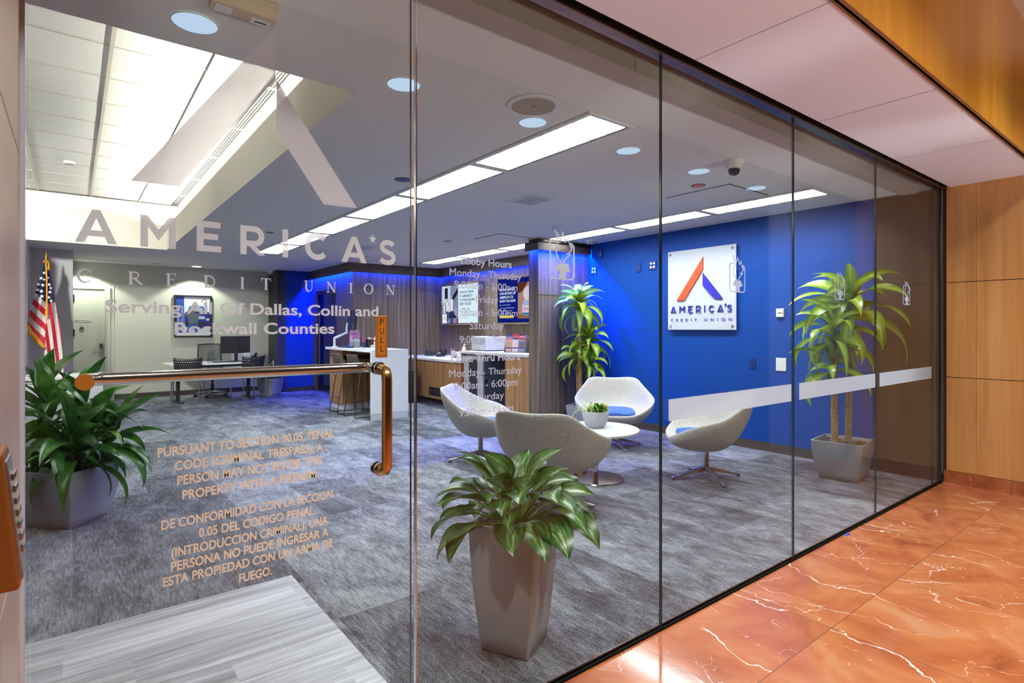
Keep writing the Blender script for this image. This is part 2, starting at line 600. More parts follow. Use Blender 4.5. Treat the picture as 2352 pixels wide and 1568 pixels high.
MAT_POPCORN = mat('textured_plaster', srgb(210, 185, 170), 0.95, bump=1.0, nscale=60)
MAT_HALLWHITE = mat('hall_white_paint', srgb(225, 222, 225), 0.7)
MAT_BLACK = mat('black_void', (0.006, 0.006, 0.006), 0.8, spec=0.1)
MAT_BLACKPL = mat('black_plastic', (0.016, 0.016, 0.018), 0.4)
MAT_CHROME = mat('polished_steel', (0.72, 0.70, 0.68), 0.12, 1.0)
MAT_SATIN = mat('satin_steel', (0.60, 0.59, 0.58), 0.3, 1.0)
MAT_BRONZE = mat('bronze_metal', srgb(206, 164, 104), 0.2, 1.0)
MAT_JAMB = brushed('brushed_bronze_jamb', srgb(232, 206, 184), 0.36, (40, 3, 1.6))
MAT_JAMB.node_tree.nodes['Principled BSDF'].inputs['Metallic'].default_value = 0.55
MAT_HEAD = mat('bronze_head_channel', srgb(140, 110, 95), 0.3, 1.0)
MAT_FROST = frosted('frosted_vinyl', (0.96, 0.97, 1.0), 0.05, 0.6)
MAT_FROSTB = frosted('frosted_band_vinyl', (0.72, 0.78, 0.86), 0.10)
MAT_FROSTG = frosted('frosted_hours_vinyl', (0.74, 0.77, 0.95), 0.03, 0.65)
MAT_TAN = frosted('tan_vinyl', srgb(255, 228, 200), 0.0, 0.5)
MAT_QUARTZ = mat('white_quartz', srgb(236, 236, 240), 0.25, spec=0.5, noise=0.02, nscale=14)
MAT_WHITE = mat('white_laminate', srgb(238, 238, 240), 0.4)
MAT_WHITEPL = mat('white_plastic', srgb(235, 233, 228), 0.4)
MAT_GREYPOT = mat('grey_lacquer_planter', srgb(156, 155, 160), 0.3, spec=0.5)
MAT_SOIL = mat('potting_soil', srgb(70, 50, 36), 0.95, noise=0.6, nscale=70, bump=1.0)
MAT_FABRIC = fabric('oatmeal_fabric', srgb(150, 144, 137), srgb(205, 198, 190))
MAT_BLUEVINYL = mat('blue_vinyl', srgb(52, 96, 170), 0.4)
MAT_CHARCOAL = mat('charcoal_fabric', srgb(72, 68, 64), 0.85)
MAT_SCREENOFF = mat('dark_screen', (0.01, 0.012, 0.02), 0.2)
MAT_RED = mat('red_print', srgb(190, 26, 44), 0.6)
MAT_NAVY = mat('navy_print', srgb(28, 36, 84), 0.6)
MAT_OFFWHITE = mat('offwhite_cloth', srgb(226, 216, 212), 0.8)
MAT_GOLD = mat('gold_fringe', srgb(216, 152, 30), 0.6)
MAT_LOGORED = mat('logo_orange_red', srgb(240, 88, 50), 0.4)
MAT_LOGOBLUE = mat('logo_blue', srgb(48, 46, 170), 0.4)
MAT_INK = mat('black_ink', (0.01, 0.01, 0.01), 0.6)
MAT_BARK = mat('cane_bark', srgb(168, 130, 84), 0.85, noise=0.35, nscale=34, bump=0.8)
MAT_LEAF_CANE = leaf_mat('corn_cane_leaf', (0.20, 0.36, 0.02), (0.36, 0.52, 0.04), (0.62, 0.70, 0.16), center_dark=True)
MAT_LEAF_DARK = leaf_mat('dark_dracaena_leaf', (0.012, 0.055, 0.012), (0.035, 0.13, 0.02), (0.10, 0.27, 0.04))
MAT_LEAF_AGL = leaf_mat('variegated_aglaonema_leaf', (0.022, 0.070, 0.014), (0.075, 0.190, 0.036), (0.40, 0.52, 0.27), variegated=True)
MAT_STALK = mat('green_stalk', srgb(88, 128, 50), 0.5)
MAT_LENS = emis('fluorescent_lens', COOL, STRIP_L)
MAT_CANLENS = emis('downlight_lens', (0.62, 0.76, 1.0), 0.95)
MAT_CANWARM = emis('rear_downlight_lens', (0.95, 1.0, 0.9), 6.0)
MAT_COVE = emis('cove_tube_cover', (1.0, 0.95, 0.86), COVE_L)
MAT_LEDTUBE = emis('blue_led_tape', (0.05, 0.25, 1.0), 6.0)


def structure(o):
    o['kind'] = 'structure'
    return o


# ------------------------------------------------------------------ the setting
CZ = 2.65         # lounge ceiling
XR = 6.17         # right wall plane
XL = -0.52        # left wall plane behind the door
XF = -3.1         # far left wall, hidden behind the jamb
RL = -2.2         # left edge of the raised ceiling
YB = 11.8         # rear wall

structure(MB().box(XF - 0.1, 6.5, 0.03, 12.0, -0.1, 0.0).build('floor', MAT_CARPET, smooth=0))
structure(MB().box(-4.0, 9.0, -5.0, 0.03, -0.1, 0.0).build('floor_hall', MAT_MARBLE, smooth=0))
structure(MB().box(-0.2, 0.965, 0.03, 1.62, 0.0, 0.003).build('floor_entry', _m.get('entry') or mat('tmp'), smooth=0))


def entry_planks():
    k = NT('grey_plank')
    tc = k.t.nodes.new('ShaderNodeTexCoord')
    sx = k.n('ShaderNodeSeparateXYZ', {'Vector': tc.outputs['Object']})
    iy = k.math('FLOOR', k.math('DIVIDE', sx.outputs['Y'], 0.30))
    wn0 = k.n('ShaderNodeTexWhiteNoise', {'W': iy}, noise_dimensions='1D')
    ix = k.math('FLOOR', k.math('ADD', k.math('DIVIDE', sx.outputs['X'], 0.95), k.math('MULTIPLY', wn0.outputs['Value'], 7.3)))
    cb = k.n('ShaderNodeCombineXYZ', {'X': ix, 'Y': iy})
    wn = k.n('ShaderNodeTexWhiteNoise', {'Vector': cb.outputs[0]})
    sh = k.n('ShaderNodeVectorMath', {0: wn.outputs['Color'], 1: (5, 5, 5)}, operation='MULTIPLY')
    pos = k.n('ShaderNodeVectorMath', {0: tc.outputs['Object'], 1: sh.outputs[0]}, operation='ADD').outputs[0]
    mp = k.n('ShaderNodeMapping', {'Vector': pos, 'Scale': (1.3, 26, 1)}).outputs[0]
    n = k.noise(mp, 1.0, 6, 0.62, 0.5).outputs['Fac']
    f = k.math('ADD', n, k.math('MULTIPLY', k.math('SUBTRACT', wn.outputs['Value'], 0.5), 0.14))
    c = k.ramp(f, [(0.28, srgb(126, 124, 134)), (0.5, srgb(170, 169, 179)), (0.72, srgb(214, 213, 222))])
    k.set(k.p.inputs['Base Color'], c)
    k.p.inputs['Roughness'].default_value = 0.42
    return k.m


bpy.data.objects['floor_entry'].data.materials[0] = entry_planks()

# ceiling with the raised opening X XL..1.2, Y 1.28..8.9 left free
RX, RY0, RY1, RZ = 1.2, 1.28, 8.95, 3.38
cl = MB()
cl.box(XF, RX, 0.30, RY0, CZ, CZ + 0.1)
cl.box(XF, RL, RY0, YB + 0.1, CZ, CZ + 0.1)
for x0_, x1_ in ((RX, 2.385), (2.775, 5.255), (5.645, 6.3)):
    cl.box(x0_, x1_, 0.30, YB + 0.1, CZ, CZ + 0.1)
for x0_, x1_, ye in ((2.385, 2.775, 0.69 + 1.285 * 6), (5.255, 5.645, 0.69 + 1.225 * 6)):
    cl.box(x0_, x1_, 0.30, 0.70, CZ, CZ + 0.1); cl.box(x0_, x1_, ye - 0.01, YB + 0.1, CZ, CZ + 0.1)
cl.box(RL, RX, RY1, YB + 0.1, CZ, CZ + 0.1)
structure(cl.build('ceiling', MAT_CEIL, smooth=0))
rc = MB()
UX = RX + 0.17                                                    # upper wall behind the cove pocket
VX = RL - 0.17
rc.box(RX - 0.002, RX, RY0, RY1, CZ - 0.002, 3.03)                  # lips that hide the coves
rc.box(RL, RL + 0.002, RY0, RY1, CZ - 0.002, 3.03)
rc.box(RX, UX + 0.02, RY0, RY1, 2.85, 2.87)                         # pocket floors
rc.box(VX - 0.02, RL, RY0, RY1, 2.85, 2.87)
rc.box(UX, UX + 0.1, RY0, RY1, 2.87, RZ + 0.1)                      # upper sides
rc.box(VX - 0.1, VX, RY0, RY1, 2.87, RZ + 0.1)
rc.box(VX - 0.1, UX + 0.1, RY1, RY1 + 0.1, CZ + 0.1, RZ + 0.1)      # far side
rc.box(VX - 0.1, UX + 0.1, RY0 - 0.1, RY0, CZ + 0.1, RZ + 0.1)      # near side
rc.box(RL, RX, RY1 - 0.002, RY1, CZ - 0.002, CZ + 0.1)
structure(rc.build('ceiling_recess', MAT_RECESS, smooth=0))
structure(MB().box(VX, UX, RY0, RY1, RZ, RZ + 0.06).build('ceiling_tiles', MAT_TILE, smooth=0))
g = MB()
for k in range(13):
    y = 3.264 - 0.635 * 3 + 0.635 * k
    if RY0 < y < RY1: g.box(VX, 1.23, y - 0.008, y + 0.008, RZ - 0.004, RZ)
for x in (-1.61, -1.0, -0.39, 0.22, 0.83):
    g.box(x - 0.012, x + 0.012, RY0, RY1, RZ - 0.012, RZ)
structure(g.build('trim_1', MAT_TBAR, smooth=0))
structure(MB().box(VX, UX, RY1 - 0.012, RY1, RZ - 0.02, RZ - 0.001).build('trim_2', MAT_BASE, smooth=0))
# front edge of the lounge ceiling: beam board, dark shade pocket, head channel
structure(MB().box(-0.09, 6.17, 0.17, 0.30, CZ - 0.02, CZ + 0.1).build('trim_3', mat('beam_board', srgb(168, 150, 134), 0.7, noise=0.08, nscale=9), smooth=0))
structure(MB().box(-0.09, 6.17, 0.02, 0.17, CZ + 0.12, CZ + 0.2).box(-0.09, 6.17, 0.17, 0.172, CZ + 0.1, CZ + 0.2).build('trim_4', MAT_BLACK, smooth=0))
structure(MB().box(-0.09, 6.19, -0.03, 0.03, 2.628, 2.85).build('trim_5', MAT_HEAD, smooth=0, bevel=0.004))
structure(MB().box(-0.09, 6.19, -0.055, -0.032, 2.66, 2.85).build('trim_6', MAT_BLACK, smooth=0))

# walls of the lounge
structure(MB().box(XF - 0.1, XF, 0.03, 8.65, 0, CZ).build('wall_left', MAT_GREYWALL, smooth=0))
structure(MB().box(XF - 0.1, XL, 8.65, YB + 0.1, 0, CZ).build('wall_left_end', MAT_GREYWALL, smooth=0))
structure(MB().box(-0.52, 0.005, 9.95, YB, 0, CZ).build('wall_flag', MAT_GREYWALL, smooth=0))
structure(MB().box(0.005, 3.75, YB, YB + 0.1, 0, CZ).build('wall_back', MAT_WARMWALL, smooth=0))
structure(MB().box(3.492, 3.67, 11.1, YB, 0, CZ).build('wall_return', MAT_DKGREY, smooth=0))
structure(MB().box(3.67, 4.5, 11.1, 11.2, 0, CZ).build('wall_blue', MAT_BLUE, smooth=0))
rw = MB()
rw.box(XR, XR + 0.12, 0.52, 4.6, 0, CZ)
structure(rw.build('wall_right', MAT_BLUE, smooth=0))
structure(MB().box(XR - 0.004, XR + 0.12, 0.03, 0.52, 0, CZ).build('wall_right_end', MAT_DARKPIER, smooth=0))
sm = MB()
for z in (0.62, 1.37, 2.06): sm.box(XR - 0.001, XR, 0.52, 4.41, z, z + 0.004)
for y in (1.69, 4.0): sm.box(XR - 0.001, XR, y, y + 0.004, 0.1, CZ)
structure(sm.build('trim_7', mat('seam_blue', (0.004, 0.015, 0.10), 0.5), smooth=0))
structure(MB().box(6.25, 6.35, 4.6, 8.95, 0, CZ).build('wall_screens', MAT_WALNUT, smooth=0))
structure(MB().box(4.27, 6.25, 8.85, 8.95, 0, CZ).build('wall_niche', MAT_WALNUT, smooth=0))
nd = MB()
nd.box(4.27, 4.37, 8.95, 9.72, 0, CZ); nd.box(4.27, 4.37, 9.72, 10.95, 2.2, CZ); nd.box(4.27, 4.37, 10.95, 11.1, 0, CZ)
structure(nd.build('wall_door', MAT_WALNUT, smooth=0))
sm = MB()
for x in (4.62, 5.0, 5.42, 5.85): sm.box(x, x + 0.005, 8.847, 8.85, 0, CZ)
for y in (5.6, 6.42, 7.05, 7.9): sm.box(6.247, 6.25, y, y + 0.005, 0, CZ)
sm.box(4.27, 6.25, 8.847, 8.85, 2.19, 2.194); sm.box(6.247, 6.25, 4.6, 8.85, 2.19, 2.194)
structure(sm.build('trim_8', MAT_BLACK, smooth=0))
pr = MB()
pr.box(5.18, XR, 4.416, 4.62, 0, CZ)
pw = structure(pr.build('wall_pier', MAT_WALNUT, smooth=0))
sm = MB()
for x in (5.6,): sm.box(x, x + 0.005, 4.413, 4.416, 0, 2.5)
sm.box(5.18, XR, 4.413, 4.416, 1.86, 1.864)
structure(sm.build('trim_9', MAT_BLACK, smooth=0))
# crown boards stand off the walls, the blue LED tape hides behind them
cr = MB()
cr.box(5.11, XR - 0.02, 4.325, 4.345, 2.485, 2.60); cr.box(5.10, 5.12, 4.325, 4.62, 2.485, 2.60)
cr.box(5.10, XR - 0.02, 4.325, 4.416, 2.588, 2.60); cr.box(5.10, 5.18, 4.416, 4.62, 2.588, 2.60)
structure(cr.build('trim_10', MAT_CROWN, smooth=0))
cr = MB()
cr.box(6.145, 6.165, 4.64, 8.765, 2.47, 2.65); cr.box(4.185, 6.165, 8.745, 8.765, 2.47, 2.65)
cr.box(4.165, 4.185, 8.745, 11.1, 2.47, 2.65)
structure(cr.build('trim_11', MAT_CROWN, smooth=0))
# the rooms behind the glass door
structure(MB().box(5.3, 5.35, 8.95, 11.2, 0, CZ).build('wall_office', MAT_DKGREY, smooth=0))

# baseboards
structure(MB().box(XR - 0.012, XR - 0.001, 0.03, 4.41, 0, 0.10).build('baseboard_right', MAT_BASE, smooth=0))
structure(MB().box(0.64, 3.49, YB - 0.012, YB - 0.001, 0, 0.10).build('baseboard_back', MAT_BASE, smooth=0))
structure(MB().box(3.68, 4.26, 11.088, 11.099, 0, 0.10).box(3.48, 3.491, 11.09, YB, 0, 0.1).build('baseboard_blue', MAT_BASE, smooth=0))
structure(MB().box(4.258, 4.269, 8.86, 9.7, 0, 0.10).box(4.258, 4.269, 10.96, 11.09, 0, 0.10).build('baseboard_door', MAT_BASE, smooth=0))
structure(MB().box(5.18, XR - 0.012, 4.404, 4.415, 0, 0.10).build('baseboard_pier', MAT_BASE, smooth=0))

# hallway: maple end wall with marble base, soffit panels, amber fascia, high ceiling
ew = MB()
G = 0.004
for z0, z1 in ((0.112, 0.943), (0.949, 1.789), (1.795, 2.66)):
    for y1, y0 in ((-0.035, -0.245), (-0.247, -0.72)):
        ew.box(6.19, 6.25, y0, y1, z0, z1)
structure(ew.build('wall_end', MAT_MAPLE, smooth=0))
structure(MB().box(6.22, 6.26, -0.72, 0.0, 0, 2.7).build('wall_end_core', mat('dark_joint', srgb(96, 62, 34), 0.7), smooth=0))
structure(MB().box(6.178, 6.22, -0.72, -0.02, 0, 0.108).build('baseboard_end', MAT_MARBLE_BASE, smooth=0))
structure(MB().box(6.3, 6.4, -1.66, -0.72, 0, 3.6).build('wall_far', mat('hall_lilac_paint', srgb(150, 156, 178), 0.7), smooth=0))
structure(MB().box(6.5, 6.6, -5.0, -1.66, 0, 3.6).build('wall_far_dark', mat('hall_dark_stone', srgb(66, 56, 52), 0.6), smooth=0))
sp = MB()
xs = [-2.8, -1.495, -0.225, 1.045, 2.315, 3.6, 4.858, 6.19]
for a, b in zip(xs[:-1], xs[1:]):
    sp.box(a + 0.004, b - 0.004, -0.662, -0.06, 2.645, 2.66)
structure(sp.build('ceiling_soffit', MAT_SOFFIT, smooth=0))
structure(MB().box(-2.8, 6.19, -0.715, 0.03, 2.72, 2.85).build('ceiling_void', MAT_BLACK, smooth=0))
structure(MB().box(-4.0, 6.3, -0.728, -0.716, 2.605, 3.56).build('wall_fascia', MAT_FASCIA, smooth=0))
structure(MB().box(-4.0, 6.3, -0.729, -0.715, 2.602, 2.605).build('trim_12', mat('fascia_edge', srgb(150, 100, 52), 0.5), smooth=0))
structure(MB().box(-4.0, 9.0, -5.0, -0.72, 3.52, 3.6).build('ceiling_hall', MAT_POPCORN, smooth=0))
structure(MB().box(-4.0, 6.3, -5.1, -5.0, 0, 3.6).build('wall_opposite', mat('hall_dark_stone', srgb(66, 56, 52), 0.6), smooth=0))
structure(MB().box(-4.1, -4.0, -5.0, 0.0, 0, 3.6).build('wall_hall_side', MAT_MAPLE, smooth=0))

# bronze jamb wall beside the door
jb = MB()
for z0, z1 in ((0.0, 0.918), (0.922, 1.752), (1.756, 2.66)):
    jb.box(-0.5, -0.090, -0.42, 0.02, z0, z1)
structure(jb.build('wall_jamb', MAT_JAMB, smooth=0, bevel=0.002))
structure(MB().box(-4.0, -0.10, -0.40, 0.0, 0, 2.7).build('wall_jamb_core', mat('jamb_core', srgb(120, 84, 50), 0.6), smooth=0))
structure(MB().box(-0.096, -0.082, -0.004, 0.02, 0.0, 2.63).build('trim_13', mat('door_edge_rail', srgb(205, 212, 230), 0.3, 0.3), smooth=0))
# floor seal under the glass
structure(MB().box(-0.09, 6.17, -0.014, 0.014, 0.0, 0.012).build('trim_14', MAT_BLACK, smooth=0))


def pane(name, x0, x1):
    m = MB()
    t = 0.006
    z0, z1 = 0.012, 2.63
    v = [(x0, -t, z0), (x1, -t, z0), (x1, t, z0), (x0, t, z0), (x0, -t, z1), (x1, -t, z1), (x1, t, z1), (x0, t, z1)]
    m.add(v, [(0, 1, 5, 4), (2, 3, 7, 6)], 0)
    m.add(v, [(0, 3, 2, 1), (4, 5, 6, 7), (1, 2, 6, 5), (3, 0, 4, 7)], 1)
    o = m.build(name, [MAT_GLASS, MAT_GEDGE], smooth=0)
    return structure(o)


door = pane('door_1', -0.078, 0.853)
px_ = [0.868, 2.130, 3.395, 4.655, 5.93, 6.165]
for i in range(5):
    pane('window_%d' % (i + 1), px_[i] + 0.004, px_[i + 1] - 0.002)
sl = MB()
for x in px_[1:5]: sl.box(x - 0.0015, x + 0.0035, -0.004, 0.004, 0.012, 2.63)
structure(sl.build('trim_15', MAT_BLACKPL, smooth=0))
structure(MB().box(0.868, 0.872, -0.007, 0.007, 0.012, 2.63).build('trim_16', MAT_CHROME, smooth=0))

tp = MB().hexa([(4.06, -0.042, 0.0), (4.11, -0.04, 0.0), (4.115, -0.022, 0.0), (4.065, -0.02, 0.0)], [(4.065, -0.038, 0.004), (4.105, -0.036, 0.010), (4.11, -0.024, 0.012), (4.07, -0.022, 0.005)])
prop(tp.build('tape_scrap', mat('blue_tape', srgb(40, 80, 190), 0.6), smooth=0), 'scrap of blue tape on the marble at the foot of the glass', 'tape')

# door furniture (parts of the glass door)
ZB = 1.258
hb = MB()
Rr = 0.0155
hb.tube([(0.742, -0.006, ZB), (0.742, -0.034, ZB), (0.742, -0.049, ZB - 0.004), (0.742, -0.058, ZB - 0.016), (0.742, -0.061, ZB - 0.035),
         (0.742, -0.061, 0.985), (0.742, -0.058, 0.966), (0.742, -0.049, 0.954), (0.742, -0.034, 0.950), (0.742, -0.006, 0.950)], Rr, 20)
pull = hb.build('pull_handle', MAT_BRONZE, door, smooth=60)
wb = MB()
for z in (ZB, 0.950):
    wb.lathe([(0.021, -0.004), (0.021, 0.004)], (0, 0, 0), 24)
wm = MB()
for z in (ZB, 0.950):
    wm.tube([(0.742, -0.0175, z), (0.742, -0.006, z)], 0.0195, 24)
    wm.tube([(0.742, 0.006, z), (0.742, 0.016, z)], 0.0195, 24)
wm.build('mounting_collar', MAT_CHROME, pull, smooth=40)
pb = MB()
pb.tube([(0.742, 0.006, ZB), (0.742, 0.045, ZB), (0.738, 0.058, ZB), (0.725, 0.066, ZB), (0.70, 0.068, ZB), (0.06, 0.068, ZB), (0.035, 0.066, ZB), (0.026, 0.055, ZB), (0.022, 0.04, ZB), (0.022, 0.006, ZB)], Rr, 20)
bar = pb.build('push_bar', MAT_CHROME, door, smooth=60)
MB().tube([(0.022, -0.006, ZB), (0.022, -0.016, ZB)], 0.0185, 28).build('end_cap', mat('cap_brown_reflection', srgb(186, 116, 44), 0.35, 0.25), bar, smooth=40)  # brown of the reflected wood hall put into the cap colour
# ------------------------------------------------------------------ ceiling fixtures
FZ = CZ - 0.002
ORD = ['first', 'second', 'third', 'fourth', 'fifth', 'sixth']


def light_module(name, L, label, group):
    """parabolic fluorescent module, width .40, length L along Y, origin on the ceiling at its near end"""
    t = thing(name, label, 'ceiling light', group=group)
    W = 0.20
    f = MB()
    f.box(-W, -W + 0.022, 0, L, -0.012, 0); f.box(W - 0.022, W, 0, L, -0.012, 0)
    f.box(-W + 0.022, W - 0.022, 0, 0.02, -0.012, 0); f.box(-W + 0.022, W - 0.022, L - 0.02, L, -0.012, 0)
    f.build('frame', MAT_WHITEPL, t, smooth=0)
    DP = 0.085
    m = MB()
    m.box(-W + 0.022, -W + 0.030, 0.02, L - 0.02, -0.006, DP); m.box(W - 0.030, W - 0.022, 0.02, L - 0.02, -0.006, DP)
    m.box(-W + 0.030, W - 0.030, 0.02, 0.028, -0.006, DP); m.box(-W + 0.030, W - 0.030, L - 0.028, L - 0.02, -0.006, DP)
    m.build('reflector', mat('white_reflector', (0.86, 0.86, 0.86), 0.35), t, smooth=0)
    m = MB()
    m.box(-W + 0.030, -W + 0.036, 0.028, L - 0.028, -0.008, -0.002); m.box(W - 0.036, W - 0.030, 0.028, L - 0.028, -0.008, -0.002)
    m.box(-W + 0.036, W - 0.036, 0.028, 0.034, -0.008, -0.002); m.box(-W + 0.036, W - 0.036, L - 0.034, L - 0.028, -0.008, -0.002)
    m.build('gasket', MAT_BLACK, t, smooth=0)
    MB().box(-W + 0.030, W - 0.030, 0.028, L - 0.028, DP - 0.01, DP - 0.001).build('lens', MAT_LENS, t, smooth=0)
    b = MB()
    n = 8
    for k in range(1, n):
        y = 0.034 + (L - 0.068) * k / n
        b.prism([(y - 0.002, -0.004), (y + 0.002, -0.004), (y + 0.007, 0.05), (y - 0.007, 0.05)], -W + 0.031, W - 0.031, 'x')
    for k in range(1, n):
        y = 0.034 + (L - 0.068) * k / n
        b.box(-W + 0.037, W - 0.037, y - 0.0045, y + 0.0045, -0.006, -0.004, 1)
    b.build('baffle', [mat('white_reflector'), mat('baffle_edge', srgb(150, 152, 158), 0.4)], t, smooth=0)
    return t


s1 = light_module('light_strip', 1.285, '', 'fluorescent modules of the long middle strip')
for k in range(6):
    o = s1 if k == 0 else copy_tree(s1)
    relabel(o, 'white louvred fluorescent module, %s from the glass in the middle strip' % ORD[k], (2.58, 0.69 + 1.285 * k, FZ))
s2 = light_module('light_strip', 1.225, '', 'fluorescent modules of the strip beside the blue wall')
for k in range(6):
    o = s2 if k == 0 else copy_tree(s2)
    relabel(o, 'white louvred fluorescent module, %s from the glass beside the blue wall' % ORD[k], (5.45, 0.69 + 1.225 * k, FZ))


def downlight(label, group, lens):
    t = thing('ceiling_downlight', label, 'ceiling light', group=group)
    MB().lathe([(0.084, -0.004), (0.088, -0.004), (0.090, 0.0)], n=32, cap=False).build('trim_ring', MAT_WHITEPL, t, smooth=40)
    MB().lathe([(0.0, -0.002), (0.084, -0.003), (0.084, 0.0)], n=32).build('lens', lens, t, smooth=40)
    return t


d0 = downlight('', 'round downlights in a row behind the glass', MAT_CANLENS)
names6 = ['pale blue round downlight above the door, under the sensor box', 'pale blue round downlight just past the door edge',
          'pale blue round downlight beside the large ceiling speaker', 'pale blue round downlight between the light strip end and the dome camera',
          'pale blue round downlight above the small disc painted with a red reflection', 'pale blue round downlight past the dome camera, furthest along the row']
for k, x in enumerate((0.40, 1.355, 2.23, 3.12, 3.98, 4.86)):
    o = d0 if k == 0 else copy_tree(d0)
    relabel(o, names6[k], (x, 1.03, FZ))
    lamp('can_lamp', 'SPOT', (x, 1.03, CZ - 0.03), 14, (0.9, 0.95, 1.0), size=0.05, spot=105, blend=0.7)
dw = downlight('', 'round downlights washing the rear wall', MAT_CANWARM)
for k, (x, lab) in enumerate(((0.17, 'bright round downlight over the employees-only door'), (2.0, 'bright round downlight over the framed car poster'))):
    o = dw if k == 0 else copy_tree(dw)
    relabel(o, lab, (x, 11.42, FZ))
    lamp('can_lamp', 'SPOT', (x, 11.42, CZ - 0.03), 75, (0.96, 1.0, 0.88), size=0.03, spot=116, blend=0.25)

# unlit dark recessed discs
def disc(label, loc, r, lens, group='dark recessed discs in the ceiling'):
    t = thing('recessed_disc', label, 'ceiling sensor', loc, group=group)
    MB().lathe([(r * 0.78, -0.003), (r, -0.003), (r * 1.03, 0)], n=24, cap=False).build('rim', MAT_BLACKPL, t, smooth=40)
    MB().lathe([(0, -0.001), (r * 0.78, -0.002), (r * 0.78, 0)], n=24).build('glass_face', lens, t, smooth=40)
    return t


disc('dark ceiling disc with a painted blue reflection left of the light strip at the door edge', (2.218, 2.736, FZ), 0.07, mat('blue_reflection', srgb(40, 60, 140), 0.15, 0.6))  # mirrored blue is painted into the face of this disc
disc('small dark disc in the far ceiling before the screen wall', (4.31, 5.41, FZ), 0.055, mat('blue_reflection'))
disc('small ceiling disc with a painted orange-red reflection below the row of downlights', (4.375, 1.30, FZ), 0.06, mat('red_reflection', srgb(235, 70, 40), 0.3))  # orange-red reflection painted as the disc colour
disc('tiny dark disc above the letter C of the frosted name', (2.05, 6.2, FZ), 0.045, MAT_BLACKPL)

# large round speaker
t = thing('ceiling_speaker', 'large round ceiling speaker with white rim and beige grille', 'speaker', (2.063, 0.826, FZ))
MB().lathe([(0.125, -0.008), (0.15, -0.008), (0.155, 0)], n=40, cap=False).build('rim', MAT_WHITEPL, t, smooth=40)
MB().lathe([(0, -0.007), (0.125, -0.006), (0.125, 0)], n=40).build('grille', mat('speaker_grille', srgb(176, 164, 146), 0.8, noise=0.2, nscale=500), t, smooth=40)
MB().box(-0.012, 0.012, -0.003, 0.003, -0.0085, -0.006).build('badge', MAT_BLACKPL, t, smooth=0)

# motion sensor box over the door
t = thing('motion_sensor', 'beige box motion sensor on the ceiling above the glass door', 'sensor', (0.52, 0.735, FZ))
m = MB()
m.prism([(-0.055, 0), (0.045, 0), (0.052, -0.022), (0.035, -0.055), (-0.035, -0.055), (-0.055, -0.03)], -0.115, 0.115, 'x')
m.build('housing', mat('beige_plastic', srgb(214, 190, 160), 0.5), t, smooth=0, bevel=0.003)
MB().box(-0.10, -0.04, -0.02, 0.03, -0.057, -0.054).build('lens_window', MAT_WHITEPL, t, smooth=0)
MB().box(0.03, 0.10, 0.0, 0.036, -0.058, -0.054).build('label_plate', MAT_WHITEPL, t, smooth=0)
MB().box(0.045, 0.09, 0.012, 0.02, -0.059, -0.058).build('label_print', MAT_NAVY, t, smooth=0)

# dome cameras
def dome(label, loc, r=0.075, dark=True):
    t = thing('dome_camera', label, 'security camera', loc, group='ceiling dome cameras')
    MB().lathe([(0.0, -0.062), (r * 0.62, -0.062), (r * 0.82, -0.045), (r * 0.95, -0.012), (r, 0.0)], n=32).build('housing', MAT_WHITEPL, t, smooth=50)
    MB().lathe([(0.0, -0.112), (r * 0.25, -0.109), (r * 0.45, -0.098), (r * 0.56, -0.08), (r * 0.58, -0.062)], n=28).build('dome', mat('smoked_dome', (0.015, 0.012, 0.012), 0.06, spec=0.8), t, smooth=180)
    return t


dome('white dome camera with dark bubble near the disc with the painted red reflection', (3.945, 0.704, FZ))
t = thing('smoke_detector', 'white round detector on the ceiling beside the pier top', 'smoke detector', (5.80, 4.0, FZ))
MB().lathe([(0, -0.06), (0.05, -0.06), (0.075, -0.045), (0.09, -0.02), (0.095, 0)], n=32).build('housing', MAT_WHITEPL, t, smooth=50)
v = MB()
for k in range(10):
    a = 2 * PI * k / 10
    c, s_ = math.cos(a), math.sin(a)
    v.tube([(0.062 * c, 0.062 * s_, -0.056), (0.083 * c, 0.083 * s_, -0.035)], 0.007, 6)
v.build('vent_slot', MAT_BLACKPL, t, smooth=0)
for lab, loc in (('flat white detector above the flame emblem of the hours pane', (4.742, 3.568, FZ)), ('flat white detector in the far ceiling over the stools', (4.017, 7.756, FZ)),
                 ('small pale detector under the raised tile ceiling', (-0.03, 6.95, RZ - 0.002))):
    t = thing('smoke_detector', lab, 'smoke detector', loc, group='flat round detectors')
    MB().lathe([(0, -0.034), (0.04, -0.034), (0.055, -0.02), (0.058, 0)], n=28).build('housing', MAT_WHITEPL, t, smooth=50)
    MB().lathe([(0.03, -0.036), (0.045, -0.033), (0.045, -0.03)], n=28, cap=False).build('ring', MAT_SATIN, t, smooth=50)
t = thing('wall_camera', 'small white camera on the ceiling before the charcoal wall', 'security camera', (3.40, 11.3, FZ))
MB().lathe([(0, -0.05), (0.05, -0.05), (0.06, 0)], n=20).build('mount', MAT_WHITEPL, t, smooth=40)
MB().lathe([(0, -0.10), (0.03, -0.09), (0.045, -0.06), (0.045, -0.05)], n=20).build('dome', MAT_GREYPOT, t, smooth=180)


